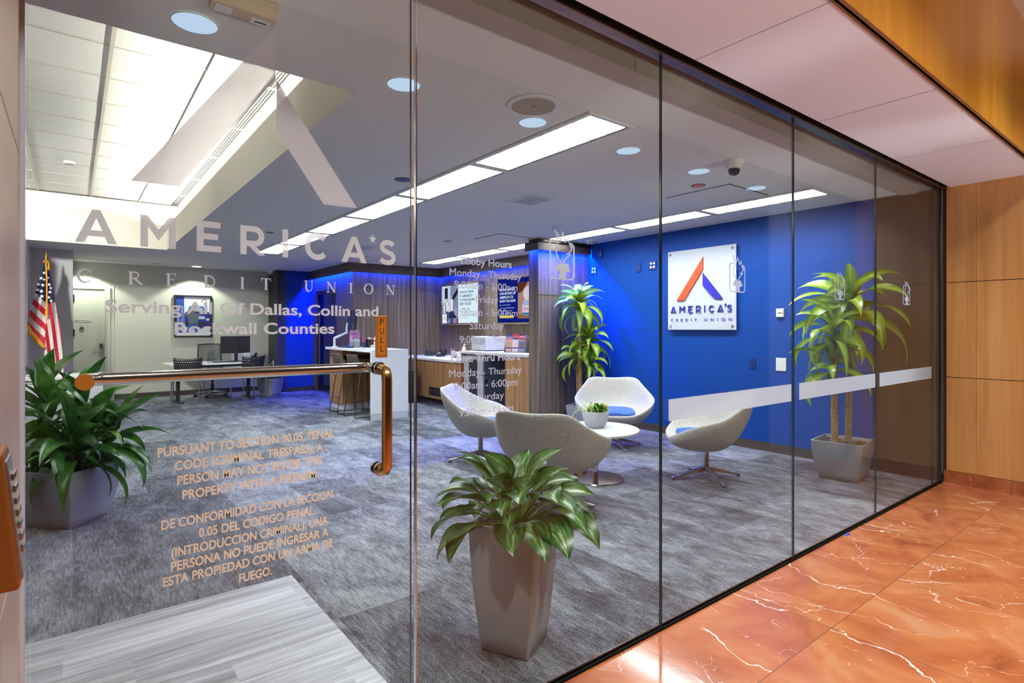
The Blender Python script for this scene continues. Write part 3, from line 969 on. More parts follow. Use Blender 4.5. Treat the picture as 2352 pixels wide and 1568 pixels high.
def vent(label, loc, w_, d_):
    t = thing('air_vent', label, 'air vent', loc, group='square ceiling air vents')
    f = MB()
    f.box(-w_, w_, -d_, -d_ + 0.03, -0.006, 0); f.box(-w_, w_, d_ - 0.03, d_, -0.006, 0)
    f.box(-w_, -w_ + 0.03, -d_ + 0.03, d_ - 0.03, -0.006, 0); f.box(w_ - 0.03, w_, -d_ + 0.03, d_ - 0.03, -0.006, 0)
    f.build('frame', MAT_WHITEPL, t, smooth=0)
    MB().box(-w_ + 0.03, w_ - 0.03, -d_ + 0.03, d_ - 0.03, -0.0015, 0).build('duct', MAT_BLACK, t, smooth=0)
    s_ = MB()
    n = 9
    for k in range(n):
        x = -w_ + 0.045 + (2 * w_ - 0.09) * k / (n - 1)
        s_.hexa([(x - 0.012, -d_ + 0.03, -0.006), (x + 0.008, -d_ + 0.03, -0.006), (x + 0.008, d_ - 0.03, -0.006), (x - 0.012, d_ - 0.03, -0.006)],
                [(x - 0.004, -d_ + 0.03, -0.003), (x + 0.012, -d_ + 0.03, -0.003), (x + 0.012, d_ - 0.03, -0.003), (x - 0.004, d_ - 0.03, -0.003)])
    s_.build('slat', MAT_WHITEPL, t, smooth=0)
    return t


vent('white ceiling vent with open dark end right of the long light strip', (3.575, 2.66, FZ), 0.16, 0.19)
vent('white ceiling vent in the far ceiling behind the frosted star', (3.62, 6.80, FZ), 0.15, 0.28)


def panel_slot(label, x0, y0, x1, y1):
    t = thing('access_panel', label, 'access panel', ((x0 + x1) / 2, (y0 + y1) / 2, FZ), group='ceiling access panels')
    a, b = (x1 - x0) / 2, (y1 - y0) / 2
    MB().box(-a, a, -b, b, -0.001, 0.001).build('panel', MAT_CEIL, t, smooth=0)
    f = MB()
    f.box(-a, -a + 0.012, -b, b, -0.003, -0.001); f.box(-a, a, -b, -b + 0.012, -0.003, -0.001)
    f.build('shadow_gap', MAT_BLACK, t, smooth=0)
    return t


panel_slot('square access panel with black edge line beside the disc with the painted red reflection', 4.53, 1.09, 5.20, 1.77)
panel_slot('square access panel with dark edge line in the far ceiling', 4.49, 4.40, 5.05, 5.0)
t = thing('linear_diffuser', 'long dark slot diffuser along the raised tile ceiling', 'air diffuser', (1.30, 5.1, RZ))
MB().box(-0.055, 0.055, -3.78, 3.84, -0.004, 0.0).build('frame', MAT_SATIN, t, smooth=0)
f = MB()
for x in (-0.036, -0.012, 0.012, 0.036): f.box(x - 0.007, x + 0.007, -3.78, 3.84, -0.006, -0.004)
f.build('slot', MAT_BLACK, t, smooth=0)
f = MB()
for k in range(6):
    y = -3.0 + 1.2 * k
    f.box(-0.05, 0.05, y - 0.02, y + 0.02, -0.007, -0.004)
f.build('bridge', MAT_WHITEPL, t, smooth=0)
t = thing('cove_light', 'bright white light cove along the edge of the raised ceiling', 'ceiling light', (RX + 0.075, 5.1, 2.871))
MB().box(-0.03, 0.03, -3.78, 3.80, 0.0, 0.11).build('housing', MAT_WHITEPL, t, smooth=0)
MB().tube([(0, -3.76, 0.132), (0, 3.78, 0.132)], 0.019, 12).build('tube', MAT_COVE, t, smooth=40)

structure(MB().tube([(RL - 0.075, 1.34, 3.003), (RL - 0.075, 8.88, 3.003)], 0.019, 12).build('added_cove_tube', MAT_COVE, smooth=40))  # unseen glowing tube added to light the raised tiles from the left

# lay-in ceiling tiles at the rear wall (flat patch with grid)
t = thing('ceiling_tile_patch', 'patch of white lay-in ceiling tiles over the employees-only door', 'ceiling tiles', (0.0, 11.5, FZ))
MB().box(0.01, 1.45, -0.30, 0.29, -0.004, 0).build('tile_field', MAT_TILE, t, smooth=0)
f = MB()
for x in (0.01, 0.62, 1.22): f.box(x, x + 0.024, -0.30, 0.29, -0.007, -0.004)
f.box(0.01, 1.45, -0.012, 0.012, -0.007, -0.004); f.box(0.01, 1.45, -0.30, -0.28, -0.007, -0.004)
f.build('grid', MAT_TBAR, t, smooth=0)

# visible LED tapes behind the crowns
def tape(label, x0, y0, x1, y1, z):
    m = MB().box(min(x0, x1), max(x0, x1) + (0.006 if x0 == x1 else 0), min(y0, y1), max(y0, y1) + (0.006 if y0 == y1 else 0), z - 0.004, z)
    o = m.build('led_tape', MAT_LEDTUBE, smooth=0)
    return prop(o, label, 'light strip', 'blue LED tapes behind the crowns')


tape('blue LED tape glowing under the crown of the wood pier', 5.16, 4.37, 6.14, 4.37, 2.545)
tape('blue LED tape glowing over the two wall screens', 6.20, 4.65, 6.20, 8.8, 2.545)
tape('blue LED tape glowing under the crown behind the white counter', 4.3, 8.79, 6.2, 8.79, 2.545)
tape('blue LED tape glowing over the glass office door', 4.22, 8.86, 4.22, 11.05, 2.545)

# ------------------------------------------------------------------ lettering and marks on the glass
YD = -0.0075


def decal(name, label, cat, m, mats, group=None):
    o = m.build(name, mats, smooth=0)
    return prop(o, label, cat, group)


# big A logo of two bars
m = MB()
m.flat([(0.109, 1.732), (0.208, 1.732), (0.438, 2.061), (0.438, 2.206)], YD)
m.flat([(0.440, 1.922), (0.571, 1.738), (0.671, 1.740), (0.440, 2.062)], YD)
decal('logo_decal', 'huge frosted A-shaped logo of two slanted bars on the door', 'window decal', m, MAT_FROST)

# AMERICA*S geometric capitals, each drawn as strokes in a unit box (x advance, cap height 1)
def cap(ch, K=1.0):
    w_ = 0.235 * K
    T = 0.22 * K
    B = 0.2 * K
    if ch == 'A':
        iy = 1 - 1.16 * T                     # inner apex
        q = (0.565 - 1.14 * T) / iy
        f = lambda y: 1.14 * T + q * y
        y0, y1 = 0.20, 0.20 + 0.9 * B
        return [[[(0, 0), (1.14 * T, 0), (0.565, iy), (0.565, 1), (0.565 - 0.5 * T, 1)]], [[(1.13, 0), (0.565 + 0.5 * T, 1), (0.565, 1), (0.565, iy), (1.13 - 1.14 * T, 0)]],
                [[(f(y0), y0), (1.13 - f(y0), y0), (1.13 - f(y1), y1), (f(y1), y1)]]], 1.13
    if ch == 'M':
        return [[[(0, 0), (T, 0), (T, 1), (0, 1)]], [[(1.06 - T, 0), (1.06, 0), (1.06, 1), (1.06 - T, 1)]],
                [[(T, 1), (T, 1 - 1.55 * T), (0.53, 0.56 - 1.55 * T), (0.53, 0.56)]], [[(1.06 - T, 1), (0.53, 0.56), (0.53, 0.56 - 1.55 * T), (1.06 - T, 1 - 1.55 * T)]]], 1.06
    if ch == 'E':
        return [[[(0, 0), (T, 0), (T, 1), (0, 1)]]] + [[[(T, y), (x, y), (x, y + B), (T, y + B)]] for x, y in ((0.80, 0.0), (0.70, 0.5 - B / 2), (0.78, 1 - B))], 0.8
    if ch == 'R':
        ym = 0.39
        arc = [(T, 1 - B / 2), (0.5, 1 - B / 2)] + [(0.5 + 0.26 * math.sin(a), (1 - B / 2 + ym) / 2 + (1 - B / 2 - ym) / 2 * math.cos(a)) for a in [PI * k / 10 for k in range(1, 10)]] + [(0.5, ym), (T, ym)]
        return [[[(0, 0), (T, 0), (T, 1), (0, 1)]], stroke(arc, B), [[(0.56 - 1.1 * T, ym - B / 2), (0.56, ym - B / 2), (0.90, 0), (0.90 - 1.2 * T, 0)]]], 0.88
    if ch == 'I': return [[[(0, 0), (T, 0), (T, 1), (0, 1)]]], T
    if ch == 'C': return [stroke([(0.5 + 0.40 * math.cos(a), 0.5 + 0.41 * math.sin(a)) for a in [R(42 + (276) * k / 22) for k in range(23)]], 0.21 * K)], 0.86
    if ch == 'S':
        p = [(0.70, 0.80), (0.60, 0.88), (0.44, 0.905), (0.26, 0.87), (0.165, 0.755), (0.20, 0.62), (0.36, 0.535), (0.50, 0.495), (0.66, 0.42), (0.72, 0.28), (0.64, 0.15), (0.46, 0.095), (0.26, 0.12), (0.10, 0.22 * K)]
        q = [p[0]]
        for i in range(len(p) - 1):
            p0, p1, p2, p3 = (Vector(p[max(0, min(len(p) - 1, i + j - 1))]) for j in range(4))
            for k in (1, 2, 3):
                t = k / 3
                v = 0.5 * ((2 * p1) + (-p0 + p2) * t + (2 * p0 - 5 * p1 + 4 * p2 - p3) * t * t + (-p0 + 3 * p1 - 3 * p2 + p3) * t ** 3)
                q.append((v.x, v.y))
        return [stroke(q, 0.2 * K)], 0.82
    if ch == '*':
        q = []
        for k in range(10):
            r_ = 0.20 if k % 2 == 0 else 0.08
            q.append((0.2 + r_ * math.sin(PI * k / 5), 0.98 + r_ * math.cos(PI * k / 5)))
        return [[q[k], q[k + 1], (0.2, 0.98)] for k in range(9)] and [[[q[k], q[(k + 1) % 10], (0.2, 0.98)] for k in range(10)]], 0.4
    return [], 0.4


def caps_into(m, word, x0, x1, zb, h, y, mat_i=0, gap=0.62, thick=0.0, K=1.0):
    """word of geometric capitals spanning x0..x1"""
    adv = []; tot = 0
    for i, ch in enumerate(word):
        g_, a = cap(ch, K)
        gg = gap
        if i + 1 < len(word) and (word[i + 1] == '*' or ch == '*'): gg = gap * 0.12
        adv.append((g_, tot)); tot += a + (gg if i + 1 < len(word) else 0)
    sx = (x1 - x0) / tot
    for g_, off in adv:
        for part in g_:
            for q in part:
                P = [(x0 + (p[0] + off) * sx, zb + p[1] * h) for p in q]
                # keep the facing consistent
                ar = sum(P[i][0] * P[(i + 1) % len(P)][1] - P[(i + 1) % len(P)][0] * P[i][1] for i in range(len(P)))
                if ar < 0: P.reverse()
                if thick: m.prism(P, y - thick, y, 'y', mat_i)
                else: m.flat(P, y, mat_i)


m = MB()
caps_into(m, "AMERICA*S", 0.004, 0.797, 1.577, 0.077, YD, gap=0.66)
decal('lettering', "large frosted AMERICA'S lettering with a star across the door", 'lettering', m, MAT_FROST)


# serif capitals, thick-thin strokes
def serif(ch):
    T, t_, s_ = 0.17, 0.07, 0.06
    st = lambda x: [stroke([(x, 0), (x, 1)], T), stroke([(x - 0.18, 0.03), (x + 0.18, 0.03)], s_), stroke([(x - 0.18, 0.97), (x + 0.18, 0.97)], s_)]
    if ch == 'C': 
        o = []
        pts = [(0.48 + 0.42 * math.cos(R(40 + 280 * k / 24)), 0.5 + 0.48 * math.sin(R(40 + 280 * k / 24))) for k in range(25)]
        for k in range(24):
            wd = 0.06 + 0.12 * math.sin(PI * (k + 0.5) / 24)
            o += stroke([pts[k], pts[k + 1]], wd)
        return [o, stroke([(0.80, 0.98), (0.82, 0.70)], s_)], 0.86
    if ch == 'R': 
        arc = [(0.18, 0.96), (0.45, 0.96)] + [(0.45 + 0.24 * math.sin(PI * k / 10), 0.73 + 0.23 * math.cos(PI * k / 10)) for k in range(1, 10)] + [(0.45, 0.5), (0.18, 0.5)]
        return st(0.18) + [stroke(arc, 0.09), stroke([(0.42, 0.5), (0.88, 0.04)], 0.16), stroke([(0.80, 0.03), (1.0, 0.03)], s_)], 0.95
    if ch == 'E': return st(0.18) + [stroke([(0.18, 0.97), (0.68, 0.97)], s_), stroke([(0.68, 1), (0.68, 0.78)], s_), stroke([(0.18, 0.52), (0.55, 0.52)], s_), stroke([(0.55, 0.42), (0.55, 0.62)], s_), stroke([(0.18, 0.03), (0.72, 0.03)], s_), stroke([(0.72, 0), (0.74, 0.24)], s_)], 0.75
    if ch == 'D':
        arc = [(0.18, 0.96), (0.40, 0.96)] + [(0.40 + 0.42 * math.sin(PI * k / 12), 0.5 + 0.46 * math.cos(PI * k / 12)) for k in range(1, 12)] + [(0.40, 0.04), (0.18, 0.04)]
        return st(0.18) + [stroke(arc, 0.11)], 0.86
    if ch == 'I': return st(0.18), 0.36
    if ch == 'T': return st(0.42) + [stroke([(0.04, 0.97), (0.80, 0.97)], s_), stroke([(0.05, 1), (0.03, 0.75)], s_), stroke([(0.79, 1), (0.81, 0.75)], s_)], 0.84
    if ch == 'U':
        arc = [(0.18, 1), (0.18, 0.34)] + [(0.46 - 0.28 * math.cos(PI * k / 10), 0.34 - 0.30 * math.sin(PI * k / 10)) for k in range(1, 10)] + [(0.74, 0.34), (0.74, 1)]
        return [stroke(arc[:7], T), stroke(arc[6:], 0.07), stroke([(0.0, 0.97), (0.36, 0.97)], s_), stroke([(0.60, 0.97), (0.88, 0.97)], s_)], 0.88
    if ch == 'N': return [stroke([(0.14, 0), (0.14, 1)], 0.07), stroke([(0.80, 0), (0.80, 1)], 0.07), stroke([(0.12, 0.98), (0.80, 0.02)], T), stroke([(0.0, 0.03), (0.28, 0.03)], s_), stroke([(0.0, 0.97), (0.2, 0.97)], s_), stroke([(0.66, 0.97), (0.94, 0.97)], s_)], 0.94
    if ch == 'O':
        o = []
        pts = [(0.5 + 0.42 * math.cos(2 * PI * k / 32), 0.5 + 0.48 * math.sin(2 * PI * k / 32)) for k in range(33)]
        for k in range(32):
            o += stroke([pts[k], pts[k + 1]], 0.06 + 0.12 * abs(math.cos(2 * PI * (k + 0.5) / 32)))
        return [o], 1.0
    return [], 0.9


m = MB()
word = 'CREDIT UNION'
xs_ = [0.020, 0.130, 0.232, 0.322, 0.413, 0.485, None, 0.580, 0.640, 0.695, 0.735, 0.786]
# letter centres read from the pane
cent = {0: 0.021, 1: 0.118, 2: 0.192, 3: 0.276, 4: 0.354, 5: 0.413, 7: 0.528, 8: 0.593, 9: 0.652, 10: 0.707, 11: 0.779}
for i, ch in enumerate(word):
    if ch == ' ': continue
    parts_, a = serif(ch)
    h = 0.031
    sx = 0.030
    x0 = cent[i] - a * sx / 2
    for part in parts_:
        for q in part:
            P = [(x0 + p[0] * sx, 1.485 + p[1] * h) for p in q]
            ar = sum(P[k][0] * P[(k + 1) % len(P)][1] - P[(k + 1) % len(P)][0] * P[k][1] for k in range(len(P)))
            if ar < 0: P.reverse()
            m.flat(P, YD - 0.0001 - 2e-5 * (len(m.f) % 40))
decal('lettering', 'spaced frosted CREDIT UNION lettering in serif capitals on the door', 'lettering', m, frosted('serif_vinyl', (0.94, 0.96, 1.0), 0.0, 0.7))

m = MB()
text_into(m, 'Serving All Of Dallas, Collin and', 0.06, 0.739, 1.418, 0.031, YD, bold=0.022)
text_into(m, 'Rockwall Counties', 0.199, 0.602, 1.366, 0.031, YD, bold=0.022)
decal('lettering', 'bold frosted Serving All Of Dallas, Collin and Rockwall Counties line', 'lettering', m, MAT_FROST)

m = MB()
cx_ = 1.148
rows = [('Lobby Hours', 1.600, 0.220, 0.02), ('Monday - Thursday', 1.558, 0.309, 0.006), ('9:00am - 5:00pm', 1.517, 0.272, 0.0), ('Friday', 1.470, 0.095, 0.0),
        ('8:00am - 5:00pm', 1.424, 0.272, 0.0), ('Saturday', 1.378, 0.148, 0.0), ('9:00am - Noon', 1.331, 0.228, 0.0),
        ('Drive Thru Hours', 1.266, 0.296, 0.02), ('Monday - Thursday', 1.217, 0.312, 0.0), ('8:00am - 6:00pm', 1.173, 0.272, 0.0), ('Saturday', 1.130, 0.148, 0.0), ('9:00am - Noon', 1.081, 0.232, 0.0)]
for grp, lab in ((rows[:7], 'pale lobby hours list on the pane beside the door'), (rows[7:], 'pale drive thru hours list low on the pane beside the door')):
    m = MB()
    for tx, z, wd, bd in grp:
        text_into(m, tx, cx_ - wd / 2, cx_ + wd / 2, z, 0.0265, YD, bold=bd)
    decal('lettering', lab, 'lettering', m, MAT_FROSTG)

m = MB()
tan_rows = [('PURSUANT TO SECTION 30.05, PENAL', 0.163, 0.600, 1.0665), ('CODE (CRIMINAL TRESPASS), A', 0.199, 0.569, 1.029), ('PERSON MAY NOT ENTER THIS', 0.205, 0.566, 0.992), ('PROPERTY WITH A FIREARM.', 0.216, 0.556, 0.954),
            ('DE CONFORMIDAD CON LA SECCION', 0.171, 0.597, 0.888), ('0.05 DEL CODIGO PENAL', 0.252, 0.543, 0.8515), ('(INTRODUCCION CRIMINAL), UNA', 0.192, 0.583, 0.815), ('PERSONA NO PUEDE INGRESAR A', 0.191, 0.584, 0.781), ('ESTA PROPIEDAD CON UN ARMA DE', 0.174, 0.597, 0.7475), ('FUEGO.', 0.346, 0.428, 0.7105)]
for grp, lab in ((tan_rows[:4], 'tan English firearm notice lettering on the door, the upper of two'), (tan_rows[4:], 'tan Spanish firearm notice lettering on the door, the lower of two')):
    m = MB()
    for tx, a, b, z in grp:
        text_into(m, tx, a, b, z, 0.0235, YD, bold=0.028)
    decal('lettering', lab, 'lettering', m, MAT_TAN)


def flame(label, x0, w_, bright, group='torch emblems on the glass'):
    m = MB()
    # coordinates of the emblem in a 222 x 418 field
    F = lambda p: (x0 + (p[0] - 290) / 222 * w_, 1.571 + (528 - p[1]) * 0.000462)
    def add(polys):
        for q in polys:
            P = [F(p) for p in q]
            ar = sum(P[k][0] * P[(k + 1) % len(P)][1] - P[(k + 1) % len(P)][0] * P[k][1] for k in range(len(P)))
            if ar < 0: P.reverse()
            m.flat(P, YD - 2e-5 * (len(m.f) % 60))
    add(stroke([(346, 203), (312, 203), (297, 222), (297, 498), (313, 521), (490, 521), (505, 500), (505, 238), (484, 214), (470, 240)], 13))
    add([[(362, 390), (452, 390), (474, 452), (436, 462), (378, 462), (337, 448)], [(378, 462), (436, 462), (432, 484), (382, 484)], [(372, 484), (440, 484), (436, 503), (376, 503)], [(380, 503), (434, 503), (434, 524), (380, 524)]])
    add(stroke([(398, 388), (372, 360), (352, 318), (348, 270), (362, 226), (358, 170), (338, 118), (372, 158), (384, 190), (400, 160), (404, 124), (424, 170), (430, 205), (440, 195), (454, 160), (466, 222), (480, 250), (494, 225), (484, 262), (462, 296), (440, 308), (472, 308), (440, 340), (418, 368), (414, 388)], 11))
    return decal('torch_emblem', label, 'window decal', m, bright, group)


flame('white torch emblem on the pane with the hours, brightest of them', 1.44, 0.135, frosted('white_vinyl', (0.95, 0.97, 1.0), 0.0, 0.8))
flame('pale torch emblem crossing the edge of the acrylic logo sign', 2.692, 0.155, MAT_FROSTG)
flame('faint torch emblem on the pane in front of the tall plant', 3.953, 0.155, MAT_FROSTG)
flame('faint torch emblem on the pane nearest the maple wall', 5.20, 0.155, MAT_FROSTG)
for a, b, lab in ((2.181, 3.361, 'frosted safety band in front of the swivel chair with the gap'), (3.459, 4.633, 'frosted safety band crossing the plant by the end wall'), (4.715, 5.880, 'frosted safety band on the pane beside the maple wall')):
    mm = MB().flat([(a, 0.950), (b, 0.950), (b, 1.051), (a, 1.051)], YD)
    decal('safety_band', lab, 'window decal', mm, MAT_FROSTB, 'frosted bands on the glass')

# PULL plate
t = thing('pull_sign', 'upright bronze PULL plate on the door above the handle', 'sign', (0.748, -0.0065, 1.355))
MB().box(-0.019, 0.019, -0.006, 0.0, -0.064, 0.064).build('plate', mat('bronze_plate', srgb(196, 124, 40), 0.35, 0.25), t, smooth=0, bevel=0.001)
m = MB()
for i, ch in enumerate('PULL'):
    text_into(m, ch, -0.0065 if ch != 'L' else -0.0045, 0.0065, 0.0365 - 0.0275 * i, 0.019, -0.0064)
for q in stroke([(-0.0145, -0.0585), (0.0145, -0.0585), (0.0145, 0.0585), (-0.0145, 0.0585)], 0.0012, True): m.flat(q, -0.0064)
m.build('letter_print', MAT_INK, t, smooth=0)

# keypad on the jamb
t = thing('door_keypad', 'bronze door keypad with steel buttons on the brushed jamb', 'keypad', (-0.0895, -0.60, 1.022))
m = MB()
m.hexa([(0, 0, 0), (0.034, 0, 0.0), (0.034, 0.075, 0), (0, 0.075, 0)], [(0, 0, 0.19), (0.016, 0, 0.19), (0.016, 0.075, 0.19), (0, 0.075, 0.19)])
m.build('housing', mat('keypad_bronze', srgb(150, 92, 40), 0.3, 0.6), t, smooth=0, bevel=0.006, bseg=3)
k_ = MB()
k_.hexa([(0.030, 0.006, 0.012), (0.0365, 0.006, 0.012), (0.0365, 0.069, 0.012), (0.030, 0.069, 0.012)], [(0.012, 0.006, 0.178), (0.0195, 0.006, 0.178), (0.0195, 0.069, 0.178), (0.012, 0.069, 0.178)])
k_.build('faceplate', MAT_SATIN, t, smooth=0, bevel=0.002)
for k in range(7):
    z = 0.05 + k * 0.017
    xx = 0.0365 - 0.017 * (z - 0.012) / 0.166
    MB().box(xx - 0.002, xx + 0.004, 0.02, 0.055, z - 0.005, z + 0.005).build('button', MAT_CHROME, t, smooth=0, bevel=0.0015)
# ------------------------------------------------------------------ plants
def blade(mb, base, az, el, L, W, droop, mat_i=0, segs=9, fold=0.25, twist=0.0, shape=0.8, tipbend=0.0, curl=0.0):
    """a strap or oval leaf: centre line rises at el, bends down by droop (radians) over its length"""
    p = Vector(base)
    verts = []; uvs = []
    rnd = random.uniform(-0.15, 0.15)
    for i in range(segs + 1):
        t = i / segs
        e = el - droop * (t ** 1.25)
        a = az + twist * t + rnd * math.sin(3 * t)
        d = Vector((math.cos(a) * math.cos(e), math.sin(a) * math.cos(e), math.sin(e)))
        side = Vector((-math.sin(a), math.cos(a), 0))
        up = side.cross(d) * -1
        wd = W * (math.sin(PI * min(1, (0.06 + 0.94 * t)) ** shape)) if t < 1 else 0.0
        wd = max(wd, 0.004 if t < 1 else 0.0005)
        up = d.cross(side)
        roll = curl * math.sin(2.5 * t + rnd * 8)
        sd = side * math.cos(roll) + up * math.sin(roll)
        un = d.cross(sd)
        for k, s_ in enumerate((-1, -0.5, 0, 0.5, 1)):
            q = p + sd * (wd * 0.5 * s_) + un * (abs(s_) * fold * wd * 0.5)
            verts.append(tuple(q)); uvs.append((0.5 + s_ * 0.5, t))
        if i < segs: p = p + d * (L / segs)
    f = []
    for i in range(segs):
        for k in range(4):
            a = i * 5 + k
            f.append((a, a + 1, a + 6, a + 5))
    mb.add(verts, f, mat_i, uvs)


def square_pot(parent, mat_, half_top, half_bot, h, round_=0.02, soil=0.03, name='planter'):
    """tapered square planter with rounded upright edges and a lip"""
    def ring(hf, z, r_):
        pts = []
        for cx0, cy0, a0 in ((hf - r_, hf - r_, 0), (-(hf - r_), hf - r_, 90), (-(hf - r_), -(hf - r_), 180), (hf - r_, -(hf - r_), 270)):
            for k in range(5):
                a = R(a0 + 22.5 * k)
                pts.append((cx0 + r_ * math.cos(a), cy0 + r_ * math.sin(a), z))
        return pts
    prof = [(half_bot - 0.008, 0.0), (half_bot, 0.006)]
    for k in range(1, 9):
        t = k / 8
        hf = half_bot + (half_top - half_bot) * (1 - (1 - t) ** 1.5)
        prof.append((hf, 0.006 + (h - 0.006) * t))
    prof += [(half_top - 0.004, h + 0.003), (half_top - 0.014, h + 0.002), (half_top - 0.018, h - 0.006), (half_top - 0.022, h - soil - 0.02)]
    m = MB()
    n = 20
    v = []; f = []
    for hf, z in prof: v += ring(hf, z, round_)
    for i in range(len(prof) - 1):
        for k in range(n):
            a, b = i * n + k, i * n + (k + 1) % n
            f.append((a, b, b + n, a + n))
    f.append(tuple(range(n - 1, -1, -1)))
    m.add(v, f)
    m.build(name, mat_, parent, smooth=50)
    s_ = MB()
    s_.add(ring(half_top - 0.021, h - soil, round_), [tuple(range(n))])
    random.seed(5)
    for k in range(26):
        x, y = random.uniform(-1, 1) * (half_top - 0.05), random.uniform(-1, 1) * (half_top - 0.05)
        r_ = random.uniform(0.008, 0.018)
        s_.lathe([(0, r_ * 0.8), (r_ * 0.7, r_ * 0.5), (r_, 0), (r_ * 0.8, -0.004)], (x, y, h - soil), 6)
    s_.build('soil', MAT_SOIL, parent, smooth=60)


def corn_plant(label, loc, rz, canes, half_top, half_bot, pot_h, seed, nleaf=26, L=0.50):
    random.seed(seed)
    t = thing('potted_dracaena', label, 'potted plant', loc, rz, 'tall corn plants on two canes')
    square_pot(t, MAT_GREYPOT, half_top, half_bot, pot_h)
    fol = MB()
    for (cx0, cy0, lx, ly, top, heads) in canes:
        c = MB()
        pth = [(cx0 + lx * k / 8, cy0 + ly * k / 8, pot_h - 0.08 + (top - pot_h + 0.08) * k / 8) for k in range(9)]
        c.tube(pth, [0.034, 0.031, 0.032, 0.030, 0.031, 0.029, 0.030, 0.028, 0.026], 10)
        c.build('cane', MAT_BARK, t, smooth=60)
        for (hz, n, sc, dx, dy) in heads:
            k0 = (hz - pot_h) / (top - pot_h)
            bx, by = cx0 + lx * k0 + dx, cy0 + ly * k0 + dy
            if abs(dx) + abs(dy) > 0.01:
                fol.tube([(cx0 + lx * k0 * 0.8, cy0 + ly * k0 * 0.8, hz - 0.12), (bx, by, hz)], [0.016, 0.012], 7, 1)
            fol.tube([(bx, by, hz - 0.08), (bx, by, hz + 0.16 * sc)], [0.022, 0.010], 8, 1)
            for i in range(n):
                u = i / (n - 1)
                az = i * 2.39996 + random.uniform(-0.25, 0.25)
                el = R(-15 + 88 * u + random.uniform(-9, 9))
                ln = L * sc * (1.08 - 0.4 * u) * random.uniform(0.85, 1.15)
                blade(fol, (bx, by, hz - 0.05 + 0.20 * sc * u), az, el, ln, 0.115 * sc * random.uniform(0.85, 1.15), R(138 - 52 * u + random.uniform(-22, 22)), 0, 10, 0.22, random.uniform(-0.3, 0.3), 0.72, curl=random.choice((-0.8, -0.5, 0.5, 0.8)))
    # leaves are pressed back by the walls they meet
    lim_x, lim_y = XR - 0.03 - loc[0], (4.38 - loc[1]) if loc[1] > 3 else 99
    ca, sa = math.cos(rz), math.sin(rz)
    for i, (x, y, z) in enumerate(fol.v):
        wx, wy = x * ca - y * sa, x * sa + y * ca
        wx = min(wx, lim_x - 0.05 + 0.05 * math.tanh((wx - lim_x + 0.05) / 0.05)) if wx > lim_x - 0.05 else wx
        wy = min(wy, lim_y - 0.05 + 0.05 * math.tanh((wy - lim_y + 0.05) / 0.05)) if wy > lim_y - 0.05 else wy
        fol.v[i] = (wx * ca + wy * sa, -wx * sa + wy * ca, z)
    fol.build('foliage', [MAT_LEAF_CANE, MAT_STALK], t, smooth=180)
    # dry moss on the soil
    ms = MB()
    for k in range(70):
        a = random.uniform(0, 2 * PI); r_ = random.uniform(0.02, half_top - 0.05)
        b = random.uniform(0, 2 * PI)
        x, y = r_ * math.cos(a), r_ * math.sin(a)
        ms.tube([(x, y, pot_h - 0.03), (x + 0.03 * math.cos(b), y + 0.03 * math.sin(b), pot_h - 0.005 + random.uniform(0, 0.014)), (x + 0.06 * math.cos(b), y + 0.05 * math.sin(b), pot_h - 0.02)], 0.0018, 4)
    o = ms.build('moss', mat('dry_moss', srgb(160, 128, 92), 0.9), t, smooth=60)
    o['kind'] = 'stuff'
    return t


corn_plant('tall corn plant on canes in the corner of pier and blue wall', (5.74, 4.06, 0), 0.3,
           [(-0.05, 0.03, 0.0, 0.03, 1.66, [(1.66, 30, 1.0, 0, 0)]), (0.06, -0.02, 0.02, -0.02, 1.18, [(1.16, 26, 0.9, 0.0, 0.0), (0.86, 18, 0.72, -0.04, -0.05)]), (0.0, 0.08, -0.03, 0.02, 0.98, [(0.96, 18, 0.8, -0.02, 0.0)])],
           0.20, 0.15, 0.30, 11)
corn_plant('tall corn plant on two canes beside the end wall, crossed by the safety band', (5.66, 0.62, 0), 0.12,
           [(-0.06, 0.05, -0.02, 0.0, 1.30, [(1.28, 20, 0.95, -0.02, 0.0), (1.0, 10, 0.85, -0.05, 0.02)]), (0.06, -0.03, 0.05, 0.0, 1.50, [(1.52, 26, 1.15, 0, 0)])],
           0.215, 0.165, 0.345, 29, L=0.56)


